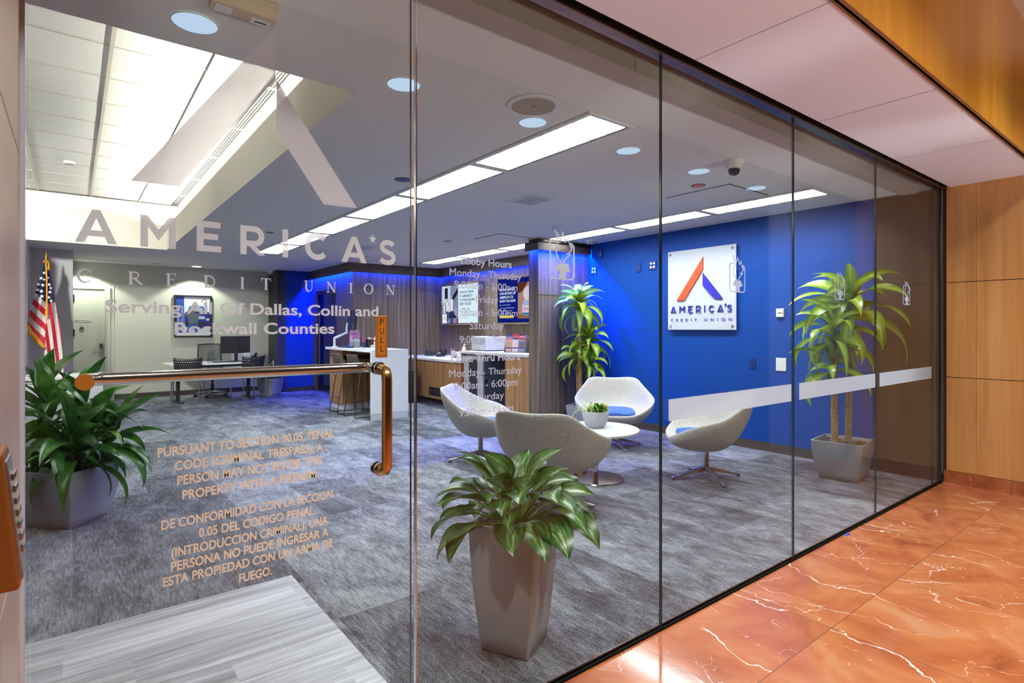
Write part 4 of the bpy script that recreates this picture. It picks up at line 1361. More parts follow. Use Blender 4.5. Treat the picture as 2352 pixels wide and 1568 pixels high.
def lisa(label, loc, rz):
    """bushy dracaena with long dark leaves on several green stalks"""
    random.seed(71)
    t = thing('potted_dracaena', label, 'potted plant', loc, rz)
    square_pot(t, MAT_GREYPOT, 0.235, 0.165, 0.40, 0.02, 0.02)
    fol = MB()
    stalks = [(-0.12, -0.02, -0.09, -0.02, 0.90), (0.07, 0.02, 0.12, 0.06, 0.84), (-0.01, 0.10, -0.04, 0.06, 0.96), (0.02, -0.12, 0.02, -0.06, 0.72), (0.12, -0.06, 0.14, -0.10, 0.64), (-0.10, -0.12, -0.1, -0.1, 0.66)]
    for (x, y, lx, ly, top) in stalks:
        fol.tube([(x, y, 0.34), (x + lx * 0.5, y + ly * 0.5, (0.34 + top) / 2), (x + lx, y + ly, top)], [0.016, 0.014, 0.010], 8, 1)
        n = 16
        for i in range(n):
            u = i / (n - 1)
            az = i * 2.39996 + random.uniform(-0.3, 0.3) + x * 9
            el = R(0 + 74 * u + random.uniform(-8, 10))
            ln = (0.52 - 0.12 * u) * random.uniform(0.8, 1.12)
            k = 0.25 + 0.75 * u
            blade(fol, (x + lx * k, y + ly * k, 0.36 + (top - 0.36) * k), az, el, ln, 0.105 * random.uniform(0.8, 1.1), R(135 - 92 * u + random.uniform(-18, 18)), 0, 10, 0.28, random.uniform(-0.35, 0.35), 0.74, curl=random.choice((-0.6, -0.3, 0.3, 0.6)))
    ca, sa = math.cos(rz), math.sin(rz)
    lim = XL + 0.03 - loc[0]
    for i, (x, y, z) in enumerate(fol.v):
        wx, wy = x * ca - y * sa, x * sa + y * ca
        wx = max(wx, lim + 0.04 * min(1, max(0, z - 0.3)))
        fol.v[i] = (wx * ca + wy * sa, -wx * sa + wy * ca, z)
    fol.build('foliage', [MAT_LEAF_DARK, MAT_STALK], t, smooth=180)
    return t


lisa('bushy dark green dracaena in a low grey planter inside the door', (-0.02, 3.52, 0), R(45))


def aglaonema(label, loc, rz):
    random.seed(12)
    t = thing('potted_aglaonema', label, 'potted plant', loc, rz)
    square_pot(t, MAT_GREYPOT, 0.152, 0.112, 0.545, 0.012, 0.02)
    fol = MB()
    n = 44
    for i in range(n):
        u = i / (n - 1)
        az = i * 2.39996 + random.uniform(-0.3, 0.3)
        r0 = 0.03 + 0.05 * (1 - u)
        bx, by = r0 * math.cos(az), r0 * math.sin(az)
        el = R(-6 + 66 * u ** 1.15 + random.uniform(-8, 8))
        # petiole then blade
        pl = 0.09 + 0.06 * random.random()
        e2 = min(R(80), el + R(16))
        q = Vector((bx, by, 0.53 + 0.05 * u))
        d = Vector((math.cos(az) * math.cos(e2), math.sin(az) * math.cos(e2), math.sin(e2)))
        q2 = q + d * pl
        fol.tube([(bx * 0.6, by * 0.6, 0.50), tuple(q), tuple(q2)], [0.006, 0.005, 0.004], 6, 1)
        blade(fol, q2, az + random.uniform(-0.3, 0.3), el, 0.225 * random.uniform(0.8, 1.12), 0.138 * random.uniform(0.85, 1.1), R(76 - 34 * u + random.uniform(-14, 16)), 0, 10, 0.34, random.uniform(-0.3, 0.3), 0.86, curl=0.28)
    fol.build('foliage', [MAT_LEAF_AGL, MAT_STALK], t, smooth=180)
    return t


aglaonema('variegated broad-leaf plant in a tall tapered grey planter behind the glass', (1.533, 0.325, 0), R(27.3))

# blue-lit broad-leaf plant beside the rear desk
random.seed(40)
t = thing('potted_houseplant', 'small leafy plant in a squat grey planter beside the rear desk', 'potted plant', (3.22, 10.62, 0), R(38))
square_pot(t, MAT_GREYPOT, 0.19, 0.14, 0.36)
fol = MB()
for i in range(30):
    u = i / 29
    az = i * 2.39996
    el = R(-5 + 70 * u)
    p0 = Vector((0.05 * math.cos(az), 0.05 * math.sin(az), 0.36))
    d = Vector((math.cos(az) * 0.7, math.sin(az) * 0.7, 0.7))
    p1 = p0 + d * 0.10
    fol.tube([tuple(p0), tuple(p1)], [0.004, 0.003], 5, 1)
    blade(fol, p1, az, el, random.uniform(0.15, 0.24), 0.10, R(70), 0, 7, 0.25, 0, 0.85)
fol.build('foliage', [MAT_LEAF_DARK, MAT_STALK], t, smooth=180)

# ------------------------------------------------------------------ lounge chairs round the low table
def spline_loop(ctrl, n):
    """closed Catmull-Rom through ctrl"""
    out = []
    N = len(ctrl)
    for i in range(N):
        p0, p1, p2, p3 = (Vector(ctrl[(i + j - 1) % N]) for j in range(4))
        for k in range(n):
            t = k / n
            out.append(0.5 * ((2 * p1) + (-p0 + p2) * t + (2 * p0 - 5 * p1 + 4 * p2 - p3) * t * t + (-p0 + 3 * p1 - 3 * p2 + p3) * t ** 3))
    return out


def lounge_chair(label, loc, rz):
    t = thing('swivel_lounge_chair', label, 'armchair', loc, rz, 'oatmeal swivel chairs round the low table')
    half = lambda L: L + [(-x, y, z) for (x, y, z) in reversed(L[1:-1])]
    rim = half([(0, -0.330, 0.405), (0.20, -0.325, 0.415), (0.365, -0.235, 0.495), (0.44, -0.08, 0.565), (0.425, 0.08, 0.610), (0.345, 0.235, 0.705), (0.255, 0.345, 0.790), (0, 0.375, 0.780)])
    r2 = half([(0, -0.300, 0.392), (0.19, -0.290, 0.392), (0.325, -0.20, 0.435), (0.38, -0.06, 0.475), (0.365, 0.09, 0.515), (0.29, 0.22, 0.585), (0.20, 0.300, 0.650), (0, 0.325, 0.650)])
    r1 = half([(0, -0.255, 0.388), (0.16, -0.240, 0.382), (0.26, -0.16, 0.380), (0.295, -0.04, 0.385), (0.275, 0.09, 0.400), (0.22, 0.18, 0.440), (0.14, 0.235, 0.480), (0, 0.252, 0.490)])
    r0 = [(x * 0.45, y * 0.45, 0.375) for (x, y, z) in r1]
    N = 3
    rings = [spline_loop(r_, N) for r_ in (r0, r1, r2, rim)]
    n = len(rings[0])
    v = [tuple(p) for ring in rings for p in ring]
    f = []
    for i in range(3):
        for k in range(n):
            a, b = i * n + k, i * n + (k + 1) % n
            f.append((a, b, b + n, a + n))
    c = len(v)
    v.append((0, 0, 0.372))
    for k in range(n): f.append((c, (k + 1) % n, k))
    # outer shell: same loops pushed outward and lowered, bottom closed
    o_rim = [Vector((p.x * 1.0, p.y + (0.0), p.z)) for p in rings[3]]
    outs = []
    def outer(ring, dxy, dz):
        out = []
        for p in ring:
            r_ = math.hypot(p.x, p.y) or 1
            out.append(Vector((p.x * (1 + dxy / r_), p.y * (1 + dxy / r_), p.z + dz)))
        return out
    o3 = outer(rings[3], 0.030, -0.006)
    o2 = outer(rings[2], 0.052, -0.040)
    o1 = outer(rings[1], 0.030, -0.085)
    o0 = [Vector((p.x * 1.2, p.y * 1.2, 0.275)) for p in rings[0]]
    base = len(v)
    allr = [o3, o2, o1, o0]
    for ring in allr: v += [tuple(p) for p in ring]
    for k in range(n):     # lip between inner rim and outer rim
        a, b = 3 * n + k, 3 * n + (k + 1) % n
        f.append((a, b, base + (k + 1) % n, base + k))
    for i in range(3):
        for k in range(n):
            a, b = base + i * n + k, base + i * n + (k + 1) % n
            f.append((a, b, b + n, a + n))
    c2 = len(v)
    v.append((0, 0.0, 0.262))
    for k in range(n): f.append((c2, base + 3 * n + k, base + 3 * n + (k + 1) % n))
    MB().add(v, f).build('shell', MAT_FABRIC, t, smooth=180, sub=2)
    # blue seat pad
    pad = []
    lp = spline_loop(half([(0, -0.262, 0), (0.17, -0.25, 0), (0.235, -0.14, 0), (0.235, 0.05, 0), (0.19, 0.17, 0), (0, 0.20, 0)]), 4)
    m = MB()
    vv = []; ff = []
    prof = [(0.70, 0.380), (0.97, 0.385), (1.0, 0.402), (0.97, 0.424), (0.80, 0.432)]
    n = len(lp)
    for s_, z in prof: vv += [(p.x * s_, p.y * s_, z + 0.10 * max(0, p.y - 0.05) * 1.0) for p in lp]
    for i in range(len(prof) - 1):
        for k in range(n):
            a, b = i * n + k, i * n + (k + 1) % n
            ff.append((a, b, b + n, a + n))
    ff.append(tuple(range(n - 1, -1, -1))); ff.append(tuple(range((len(prof) - 1) * n, len(prof) * n)))
    o = m.add(vv, ff).build('seat_pad', MAT_BLUEVINYL, t, smooth=60)
    o['label'] = 'blue vinyl seat pad'
    MB().lathe([(0.030, 0.075), (0.030, 0.12), (0.026, 0.13), (0.026, 0.30)], n=20).build('column', MAT_CHROME, t, smooth=40)
    for k in range(4):
        a = PI / 2 * k + R(20)
        lg = MB()
        P = []
        for (r_, hw, z0, z1) in ((0.015, 0.026, 0.070, 0.115), (0.14, 0.020, 0.048, 0.080), (0.27, 0.015, 0.020, 0.042), (0.335, 0.015, 0.008, 0.026)):
            P.append([(r_, -hw, z0), (r_, hw, z0), (r_, hw * 0.8, z1), (r_, -hw * 0.8, z1)])
        rot = lambda p: (p[0] * math.cos(a) - p[1] * math.sin(a), p[0] * math.sin(a) + p[1] * math.cos(a), p[2])
        vv = [rot(p) for q in P for p in q]
        ff = [(0, 3, 2, 1), (12, 13, 14, 15)]
        for i in range(3):
            for j in range(4):
                ff.append((i * 4 + j, i * 4 + (j + 1) % 4, (i + 1) * 4 + (j + 1) % 4, (i + 1) * 4 + j))
        lg.add(vv, ff)
        leg = lg.build('leg', MAT_CHROME, t, smooth=30, bevel=0.003)
        gl = MB().lathe([(0.013, 0.0), (0.015, 0.008)], rot((0.318, 0, 0)), 12)
        gl.build('glide', MAT_BLACKPL, leg, smooth=40)
    return t


def face(px, py_, tx, ty):
    """heading that turns a chair's front (-Y) to a target"""
    return math.atan2(tx - px, -(ty - py_))


TX, TY = 3.80, 2.00
chair0 = lounge_chair('', (4.62, 1.38, 0), 0)
for k, (x, y, tx, ty, lab) in enumerate(((4.62, 1.38, 3.95, 2.15, 'oatmeal swivel chair with blue pad standing apart under the safety band'),
                                     (5.02, 2.86, 3.85, 1.70, 'oatmeal swivel chair facing the glass in front of the blue wall'),
                                     (2.93, 1.64, 3.95, 2.12, 'oatmeal swivel chair seen from behind, just past the variegated plant'),
                                     (3.36, 3.22, 4.05, 2.48, 'oatmeal swivel chair turned sideways in front of the shred bin'))):
    o = chair0 if k == 0 else copy_tree(chair0)
    relabel(o, lab, (x, y, 0), face(x, y, tx, ty))

t = thing('low_table', 'round white low table on a polished disc base', 'table', (TX, TY, 0))
MB().lathe([(0.0, 0.436), (0.395, 0.436), (0.40, 0.442), (0.40, 0.458), (0.395, 0.463), (0.0, 0.463)], n=56).build('tabletop', MAT_QUARTZ, t, smooth=40)
MB().lathe([(0.028, 0.012), (0.028, 0.436)], n=20).build('column', MAT_CHROME, t, smooth=40)
MB().lathe([(0.0, 0.0), (0.255, 0.0), (0.26, 0.004), (0.255, 0.010), (0.04, 0.014), (0.0, 0.014)], n=48).build('base', mat('mirror_steel', (0.55, 0.53, 0.55), 0.08, 1.0), t, smooth=40)

# succulents in a white pot on the low table
random.seed(3)
t = thing('succulent_pot', 'white pot of succulents and a spider plant on the low table', 'potted plant', (3.835, 2.03, 0.463))
MB().lathe([(0, 0), (0.075, 0), (0.098, 0.03), (0.118, 0.09), (0.124, 0.145), (0.124, 0.155), (0.117, 0.155), (0.112, 0.13), (0.0, 0.128)], n=40).build('pot', mat('pale_grey_ceramic', srgb(214, 216, 220), 0.3), t, smooth=50)
MB().lathe([(0, 0.134), (0.112, 0.130)], n=24).build('soil', MAT_SOIL, t, smooth=0)
sp_ = MB()
for i in range(34):
    a = i * 2.39996
    blade(sp_, (-0.05 + 0.01 * math.cos(a), 0.03 + 0.01 * math.sin(a), 0.13), a, R(random.uniform(35, 82)), random.uniform(0.14, 0.26), 0.009, R(random.uniform(90, 165)), 0, 9, 0.2)
sp_.build('spider_leaves', mat('spider_leaf', srgb(196, 212, 128), 0.4), t, smooth=180)
for (cx0, cy0, r_, mt, nm, nn) in ((-0.045, -0.055, 0.075, mat('echeveria_green', srgb(92, 152, 40), 0.4), 'rosette', 24), (0.015, -0.065, 0.055, mat('echeveria_green2', srgb(104, 160, 52), 0.4), 'rosette', 20)):
    rs = MB()
    for i in range(nn):
        a = i * 2.39996; u = i / nn
        blade(rs, (cx0, cy0, 0.14 + 0.055 * u), a, R(10 + 65 * u), r_ * (1.15 - 0.5 * u), r_ * 0.62, R(-20), 0, 5, 0.1, 0, 0.95)
    rs.build(nm, mt, t, smooth=180)
fl = MB()
for i in range(60):
    a = i * 2.39996; u = (i + 0.5) / 60
    rr = 0.048 * math.sqrt(u)
    x, y, z = 0.068 + rr * math.cos(a), -0.03 + rr * math.sin(a), 0.212 - 0.045 * u
    fl.lathe([(0, 0.010), (0.005, 0.008), (0.006, 0.0), (0.003, -0.012)], (x, y, z), 6)
fl.tube([(0.068, -0.03, 0.13), (0.068, -0.03, 0.205)], [0.03, 0.042], 10)
fl.build('flower_head', mat('yellow_bloom', srgb(206, 188, 62), 0.6), t, smooth=60)
wd_ = MB()
wd_.tube([(-0.09, -0.03, 0.14), (-0.065, -0.045, 0.165), (-0.04, -0.07, 0.15), (-0.02, -0.085, 0.14)], [0.014, 0.018, 0.014, 0.008], 8)
wd_.build('driftwood', mat('driftwood', srgb(196, 160, 120), 0.8, noise=0.2, nscale=60), t, smooth=60)
# ------------------------------------------------------------------ logo sign and wall plates on the blue wall
RWALL = -PI / 2      # local x -> toward the glass, local y -> into the wall

t = thing('logo_sign', "clear acrylic AMERICA'S CREDIT UNION logo sign standing off the blue wall", 'sign', (XR - 0.045, 2.44, 1.87), RWALL)
k_ = NT('acrylic_sheet')
pr_ = k_.n('ShaderNodeBsdfDiffuse', {'Color': srgb(232, 234, 244)})
gl_ = k_.n('ShaderNodeBsdfGlossy', {'Color': (1, 1, 1), 'Roughness': 0.04})
tl_ = k_.n('ShaderNodeBsdfTranslucent', {'Color': srgb(232, 234, 244)})
m1 = k_.n('ShaderNodeMixShader', {0: 0.25, 1: pr_.outputs[0], 2: tl_.outputs[0]})
m2 = k_.n('ShaderNodeMixShader', {0: 0.07, 1: m1.outputs[0], 2: gl_.outputs[0]})
k_.t.links.new(m2.outputs[0], k_.out.inputs['Surface'])
MB().box(-0.478, 0.478, 0.0, 0.012, -0.505, 0.505).build('acrylic_panel', k_.m, t, smooth=0, bevel=0.002)
for sx in (-1, 1):
    for sz in (-1, 1):
        MB().tube([(sx * 0.435, 0.044, sz * 0.462), (sx * 0.435, -0.008, sz * 0.462)], 0.014, 16).build('standoff', MAT_CHROME, t, smooth=40)
# mark: two bars
m = MB().prism([(-0.335, -0.130), (-0.225, -0.130), (0.043, 0.235), (0.043, 0.390)], -0.016, -0.002, 'y')
m.build('logo_bar', MAT_LOGORED, t, smooth=0)
m = MB().prism([(0.043, 0.040), (0.205, -0.130), (0.312, -0.130), (0.043, 0.195)], -0.016, -0.002, 'y')
m.build('logo_bar', MAT_LOGOBLUE, t, smooth=0)
m = MB()
caps_into(m, "AMERICA*S", -0.43, 0.43, -0.292, 0.088, -0.003, gap=0.66, thick=0.012, K=0.62)
m.build('lettering', MAT_LOGOBLUE, t, smooth=0)
m = MB()
text_into(m, 'CREDIT', -0.43, -0.045, -0.398, 0.036, -0.004, bold=0.02, spacing=2.2)
m.build('lettering', MAT_LOGOBLUE, t, smooth=0)
m = MB()
text_into(m, 'UNION', 0.06, 0.43, -0.398, 0.036, -0.004, bold=0.02, spacing=2.2)
m.build('lettering', MAT_LOGOBLUE, t, smooth=0)


def wall_plate(label, y, z, w_, h, m_, kind='outlet_plate', cat='wall outlet', sockets=0, group=None):
    t = thing(kind, label, cat, (XR - 0.001, y, z), RWALL, group)
    MB().box(-w_, w_, -0.010, 0.0, -h, h).build('plate', m_, t, smooth=0, bevel=0.003)
    if sockets:
        cols = (-1, 1) if sockets == 4 else (0,)
        for sx in cols:
            for sz in (-1, 1):
                m = MB()
                m.tube([(sx * w_ * 0.42, -0.010, sz * h * 0.4), (sx * w_ * 0.42, -0.0135, sz * h * 0.4)], 0.0165, 16, 0)
                so = m.build('socket', MAT_WHITEPL if sockets == 4 else m_, t, smooth=40)
                s_ = MB()
                for dx in (-0.005, 0.005):
                    s_.box(sx * w_ * 0.42 + dx - 0.0012, sx * w_ * 0.42 + dx + 0.0012, -0.0142, -0.0134, sz * h * 0.4 - 0.004, sz * h * 0.4 + 0.005)
                s_.build('slot', MAT_BLACK, so, smooth=0)
    return t


plate_blue = mat('blue_plate', (0.008, 0.03, 0.19), 0.35)
wall_plate('blue plate with four white sockets high beside the pier', 4.28, 2.255, 0.060, 0.062, plate_blue, sockets=4, group='four-socket plates')
wall_plate('blue plate with four white sockets left of the logo sign', 3.195, 2.235, 0.060, 0.062, plate_blue, sockets=4, group='four-socket plates')
o = wall_plate('plain blue data plate beside the upper four-socket plate', 3.43, 2.225, 0.038, 0.060, plate_blue, 'data_plate', 'wall plate')
m = MB()
for z in (-0.03, 0, 0.03): m.box(-0.008, 0.008, -0.012, -0.009, z - 0.006, z + 0.006)
m.build('jack', MAT_BLACKPL, o, smooth=0)
wall_plate('dark blue outlet low on the wall right of the logo sign', 1.785, 0.985, 0.037, 0.060, plate_blue, sockets=2)
wall_plate('white blank plate on the blue wall under the thermostat', 1.45, 0.985, 0.057, 0.072, MAT_WHITEPL, 'blank_plate', 'wall plate')
t = thing('thermostat', 'small white thermostat on the blue wall', 'thermostat', (XR - 0.001, 1.455, 1.555), RWALL)
MB().box(-0.042, 0.042, -0.026, 0.0, -0.047, 0.047).build('housing', MAT_WHITEPL, t, smooth=0, bevel=0.004)
MB().box(-0.024, 0.024, -0.0275, -0.026, -0.012, -0.006).box(-0.024, 0.024, -0.0275, -0.026, 0.0, 0.006).build('vent_slot', MAT_SATIN, t, smooth=0)
t = thing('wall_sensor', 'small blue wall lamp end at the top corner of the blue wall', 'sensor', (XR - 0.001, 4.13, 2.49), RWALL)
MB().box(-0.03, 0.03, -0.04, 0, -0.06, 0.05).build('housing', plate_blue, t, smooth=0, bevel=0.01)
MB().lathe([(0, -0.07), (0.015, -0.068), (0.02, -0.06)], (0, -0.02, 0), 12).build('bulb', plate_blue, t, smooth=60)

# ------------------------------------------------------------------ teller island
t = thing('teller_island', 'white quartz waterfall island with oak cabinet under its far end', 'counter', (3.52, 6.30, 0))
m = MB()
m.prism([(0, 1.06), (0, 1.02), (0.61, 1.02), (0.61, 1.06)], 0.04, 1.95, 'y')
m.build('worktop', MAT_QUARTZ, t, smooth=0, bevel=0.002)
MB().box(0, 0.61, 0, 0.045, 0.10, 1.06).build('waterfall_end', MAT_QUARTZ, t, smooth=0, bevel=0.002)
MB().box(0.004, 0.606, 0.004, 0.045, 0.0, 0.098).build('plinth', mat('pale_plinth', srgb(205, 206, 216), 0.4), t, smooth=0)
MB().box(0.08, 0.58, 1.35, 1.95, 0.10, 1.019).build('cabinet', MAT_OAK, t, smooth=0, bevel=0.002)
MB().box(0.095, 0.57, 1.365, 1.94, 0.0, 0.098).build('cabinet_plinth', mat('pale_plinth'), t, smooth=0)
MB().box(0.56, 0.58, 0.05, 1.34, 0.10, 1.019).build('modesty_panel', MAT_OAK, t, smooth=0)
o = MB().box(0.10, 0.56, 1.335, 1.349, 0.86, 0.93).build('drawer_recess', MAT_BLACKPL, t, smooth=0)


def bar_stool(label, loc, rz):
    t = thing('bar_stool', label, 'bar stool', loc, rz, 'black sled stools at the teller island')
    # shell: seat curving up into a low back, front = +Y side is -Y local
    v = []; f = []
    prof = [(-0.20, 0.70), (-0.17, 0.715), (-0.05, 0.705), (0.07, 0.71), (0.135, 0.74), (0.165, 0.80), (0.185, 0.88), (0.205, 0.96), (0.212, 0.985)]
    hw = [0.19, 0.21, 0.215, 0.215, 0.21, 0.205, 0.20, 0.18, 0.155]
    for i, (y, z) in enumerate(prof):
        for s_ in (-1, -0.66, -0.33, 0, 0.33, 0.66, 1):
            wrap = abs(s_) ** 3
            v.append((s_ * hw[i], y - (0.05 * wrap if i >= 4 else 0), z + (0.03 * wrap if i < 5 else 0)))
    for i in range(len(prof) - 1):
        for k in range(6):
            a = i * 7 + k
            f.append((a, a + 1, a + 8, a + 7))
    MB().add(v, f).build('seat_shell', MAT_CHARCOAL, t, smooth=180, solid=0.018, sub=1)
    r_ = 0.0075
    for s_ in (-1, 1):
        x = s_ * 0.19
        m = MB()
        m.tube([(s_ * 0.13, -0.14, 0.695), (s_ * 0.16, -0.17, 0.66), (x, -0.215, 0.03), (x, -0.205, 0.010), (x, -0.19, 0.0075), (x, 0.19, 0.0075), (x, 0.205, 0.010), (x, 0.215, 0.03), (s_ * 0.16, 0.11, 0.66), (s_ * 0.13, 0.09, 0.695)], r_, 8)
        m.build('leg', MAT_BLACKPL, t, smooth=60)
    m = MB()
    m.tube([(-0.182, -0.20, 0.27), (0.182, -0.20, 0.27)], r_, 8)
    m.tube([(-0.182, 0.18, 0.27), (0.182, 0.18, 0.27)], r_, 8)
    m.build('footrest', MAT_BLACKPL, t, smooth=60)
    m = MB()
    m.box(-0.13, 0.13, -0.15, 0.10, 0.685, 0.697)
    m.build('seat_plate', MAT_BLACKPL, t, smooth=0)
    return t


st0 = bar_stool('', (0, 0, 0), 0)
relabel(st0, 'charcoal sled-base bar stool tucked nearest the white end panel of the island', (3.60, 6.84, 0), PI / 2 + 0.06)
relabel(copy_tree(st0), 'charcoal sled-base bar stool further from the white end panel of the island', (3.56, 7.38, 0), PI / 2 - 0.04)

# things on the island
Zi = 1.06
t = thing('monitor_on_arm', 'thin blue-lit monitor held on a white swing arm on the island', 'monitor', (3.60, 8.02, Zi), 0)
m = MB()
m.tube([(0.0, 0.0, 0.0), (0.0, 0.0, 0.16)], 0.022, 14)
m.tube([(0, 0, 0.0), (0, 0, 0.012)], 0.05, 18)
m.build('post', MAT_WHITEPL, t, smooth=40)
m = MB()
m.tube([(0.0, 0, 0.155), (0.06, -0.02, 0.18), (0.20, -0.05, 0.25)], [0.024, 0.021, 0.018], 12)
m.tube([(0.20, -0.05, 0.235), (0.20, -0.05, 0.33), (0.215, -0.05, 0.42)], [0.022, 0.018, 0.016], 12)
m.build('arm', MAT_WHITEPL, t, smooth=60)
m = MB()
a = R(-8)
def rotp(x, y, z): return (0.25 + x * math.cos(a) - y * math.sin(a), -0.06 + x * math.sin(a) + y * math.cos(a), z)
m.hexa([rotp(0, -0.27, 0.29), rotp(0.03, -0.27, 0.29), rotp(0.03, 0.27, 0.29), rotp(0, 0.27, 0.29)], [rotp(0.05, -0.27, 0.64), rotp(0.08, -0.27, 0.64), rotp(0.08, 0.27, 0.64), rotp(0.05, 0.27, 0.64)])
m.build('display', MAT_SCREENOFF, t, smooth=0, bevel=0.003)
t = thing('desk_phone', 'dark desk phone on the island under the swing-arm monitor', 'telephone', (3.93, 7.93, Zi), R(80), 'dark desk phones')
def phone_parts(t):
    m = MB().prism([(-0.10, 0), (0.10, 0), (0.10, 0.03), (-0.07, 0.10), (-0.10, 0.10)], -0.08, 0.11, 'x')
    m.build('base', mat('phone_black', (0.02, 0.022, 0.03), 0.35), t, smooth=0, bevel=0.005)
    MB().hexa([(0.02, -0.065, 0.100), (0.10, -0.065, 0.100), (0.10, -0.01, 0.076), (0.02, -0.01, 0.076)], [(0.02, -0.065, 0.104), (0.10, -0.065, 0.104), (0.10, -0.01, 0.080), (0.02, -0.01, 0.080)]).build('display', mat('phone_lcd', srgb(120, 130, 150), 0.2), t, smooth=0)
    MB().tube([(-0.055, -0.10, 0.135), (-0.055, -0.06, 0.13), (-0.055, 0.05, 0.075), (-0.055, 0.09, 0.055)], [0.026, 0.020, 0.018, 0.026], 10).build('handset', mat('phone_black'), t, smooth=60)
phone_parts(t)
t = thing('keyboard', 'blue-lit keyboard lying on the island edge', 'keyboard', (3.64, 7.60, Zi), R(88))
MB().box(-0.21, 0.21, -0.065, 0.065, 0, 0.018).build('body', MAT_BLACKPL, t, smooth=0, bevel=0.004)
m = MB()
for r_ in range(4):
    for c_ in range(13): m.box(-0.195 + c_ * 0.03, -0.170 + c_ * 0.03, -0.055 + r_ * 0.028, -0.032 + r_ * 0.028, 0.018, 0.023)
m.build('keycap', mat('key_grey', srgb(60, 62, 72), 0.5), t, smooth=0)
t = thing('grey_scanner', 'rounded grey check scanner on the island', 'scanner', (3.90, 7.64, Zi), R(78))
MB().prism([(-0.16, 0), (0.12, 0), (0.14, 0.03), (0.02, 0.13), (-0.12, 0.15), (-0.16, 0.11)], 0.02, 0.12, 'y').build('body', MAT_GREYPOT, t, smooth=0, bevel=0.02, bseg=3)
MB().box(-0.15, 0.12, 0.13, 0.15, 0.0, 0.10).build('tray', MAT_GREYPOT, t, smooth=0)
t = thing('pink_sign_holder', 'pink printed card in a holder on the island', 'card', (4.03, 8.13, Zi), R(4))
MB().hexa([(-0.09, 0, 0), (0.09, 0, 0), (0.09, 0.06, 0), (-0.09, 0.06, 0)], [(-0.09, 0.04, 0.30), (0.09, 0.04, 0.30), (0.09, 0.046, 0.30), (-0.09, 0.046, 0.30)]).build('card', mat('pink_card', srgb(232, 170, 214), 0.6), t, smooth=0)
m = MB()
for z, w_ in ((0.23, 0.05), (0.20, 0.06), (0.16, 0.055), (0.13, 0.06)):
    m.box(-w_, w_, 0.04 * z / 0.3 - 0.003, 0.04 * z / 0.3 - 0.001, z, z + 0.010)
m.build('print', mat('purple_print', srgb(120, 50, 140), 0.6), t, smooth=0)
t = thing('desk_organizer', 'black wire organizer with folders on the island', 'desk organizer', (4.03, 7.50, Zi), R(80))
m = MB()
m.box(-0.11, 0.11, -0.07, 0.07, 0, 0.01)
for z in (0.05, 0.09, 0.13):
    for y in (-0.07, 0.066): m.box(-0.11, 0.11, y, y + 0.004, z, z + 0.005)
for x in (-0.11, -0.04, 0.03, 0.105): m.box(x, x + 0.005, -0.07, 0.07, 0.0, 0.14)
m.build('wire_frame', MAT_BLACKPL, t, smooth=0)
MB().box(-0.09, 0.09, -0.04, -0.03, 0.012, 0.15).box(-0.09, 0.09, 0.01, 0.02, 0.012, 0.17).build('folder', MAT_OFFWHITE, t, smooth=0)
t = thing('pen_cup', 'dark cup with a pink-topped pen beside the wire organizer', 'pen cup', (3.90, 7.46, Zi))
MB().lathe([(0.032, 0), (0.036, 0.09), (0.033, 0.09), (0.03, 0.01), (0, 0.01)], n=18).build('cup', MAT_NAVY, t, smooth=40)
m = MB()
for k in range(4):
    a = k * 1.7
    m.tube([(0.012 * math.cos(a), 0.012 * math.sin(a), 0.012), (0.024 * math.cos(a), 0.024 * math.sin(a), 0.15 + 0.01 * k)], 0.004, 6)
m.build('pen', mat('pink_pen', srgb(230, 60, 140), 0.4), t, smooth=40)
t = thing('striped_bottle', 'orange and white striped small bottle at the island end', 'bottle', (4.055, 7.35, Zi + 0.045))
MB().lathe([(0, 0), (0.026, 0), (0.028, 0.05)], n=18).build('body', MAT_WHITEPL, t, smooth=40)
MB().lathe([(0.028, 0.05), (0.027, 0.085)], n=18).build('band', mat('orange_band', srgb(240, 80, 30), 0.5), t, smooth=40)
MB().lathe([(0.027, 0.085), (0.022, 0.105), (0.010, 0.13), (0, 0.14)], n=18).build('cap', MAT_WHITEPL, t, smooth=40)
t = thing('card_box', 'small white box under the striped bottle on the island', 'box', (4.04, 7.32, Zi))
MB().box(-0.06, 0.06, -0.06, 0.06, 0, 0.044).build('body', MAT_WHITEPL, t, smooth=0, bevel=0.003)

# ------------------------------------------------------------------ counters along the screen wall
HX = 5.21
t = thing('low_cabinet', 'low oak cabinet run with three bar handles under the screens', 'cabinet', (HX, 6.46, 0))
MB().box(0.02, 1.02, 0.0, 2.38, 0.10, 0.789).build('body', MAT_OAK, t, smooth=0)
MB().box(0.08, 1.0, 0.01, 2.37, 0.0, 0.099).build('toe_kick', MAT_BASE, t, smooth=0)
for k, (a, b, hy) in enumerate(((0.005, 0.545, 0.515), (0.55, 1.09, 0.58), (1.095, 1.63, 1.24), (1.635, 2.37, 1.70))):
    d = MB().box(0.0, 0.019, a, b, 0.105, 0.78).build('cabinet_door', MAT_OAK, t, smooth=0, bevel=0.0015)
    m = MB()
    m.tube([(-0.028, hy, 0.655), (-0.028, hy, 0.775)], 0.005, 8)
    m.tube([(0.0, hy, 0.665), (-0.028, hy, 0.665)], 0.004, 8); m.tube([(0.0, hy, 0.765), (-0.028, hy, 0.765)], 0.004, 8)
    m.build('handle', MAT_CHROME, d, smooth=40)
gr = MB().box(-0.003, 0.0, 0.66, 1.09, 0.155, 0.31).build('vent_grille', MAT_BLACKPL, t, smooth=0)
m = MB()
for k in range(3): m.lathe([(0.045, 0.0), (0.055, 0.004)], (0, 0, 0), 16)
m = MB()
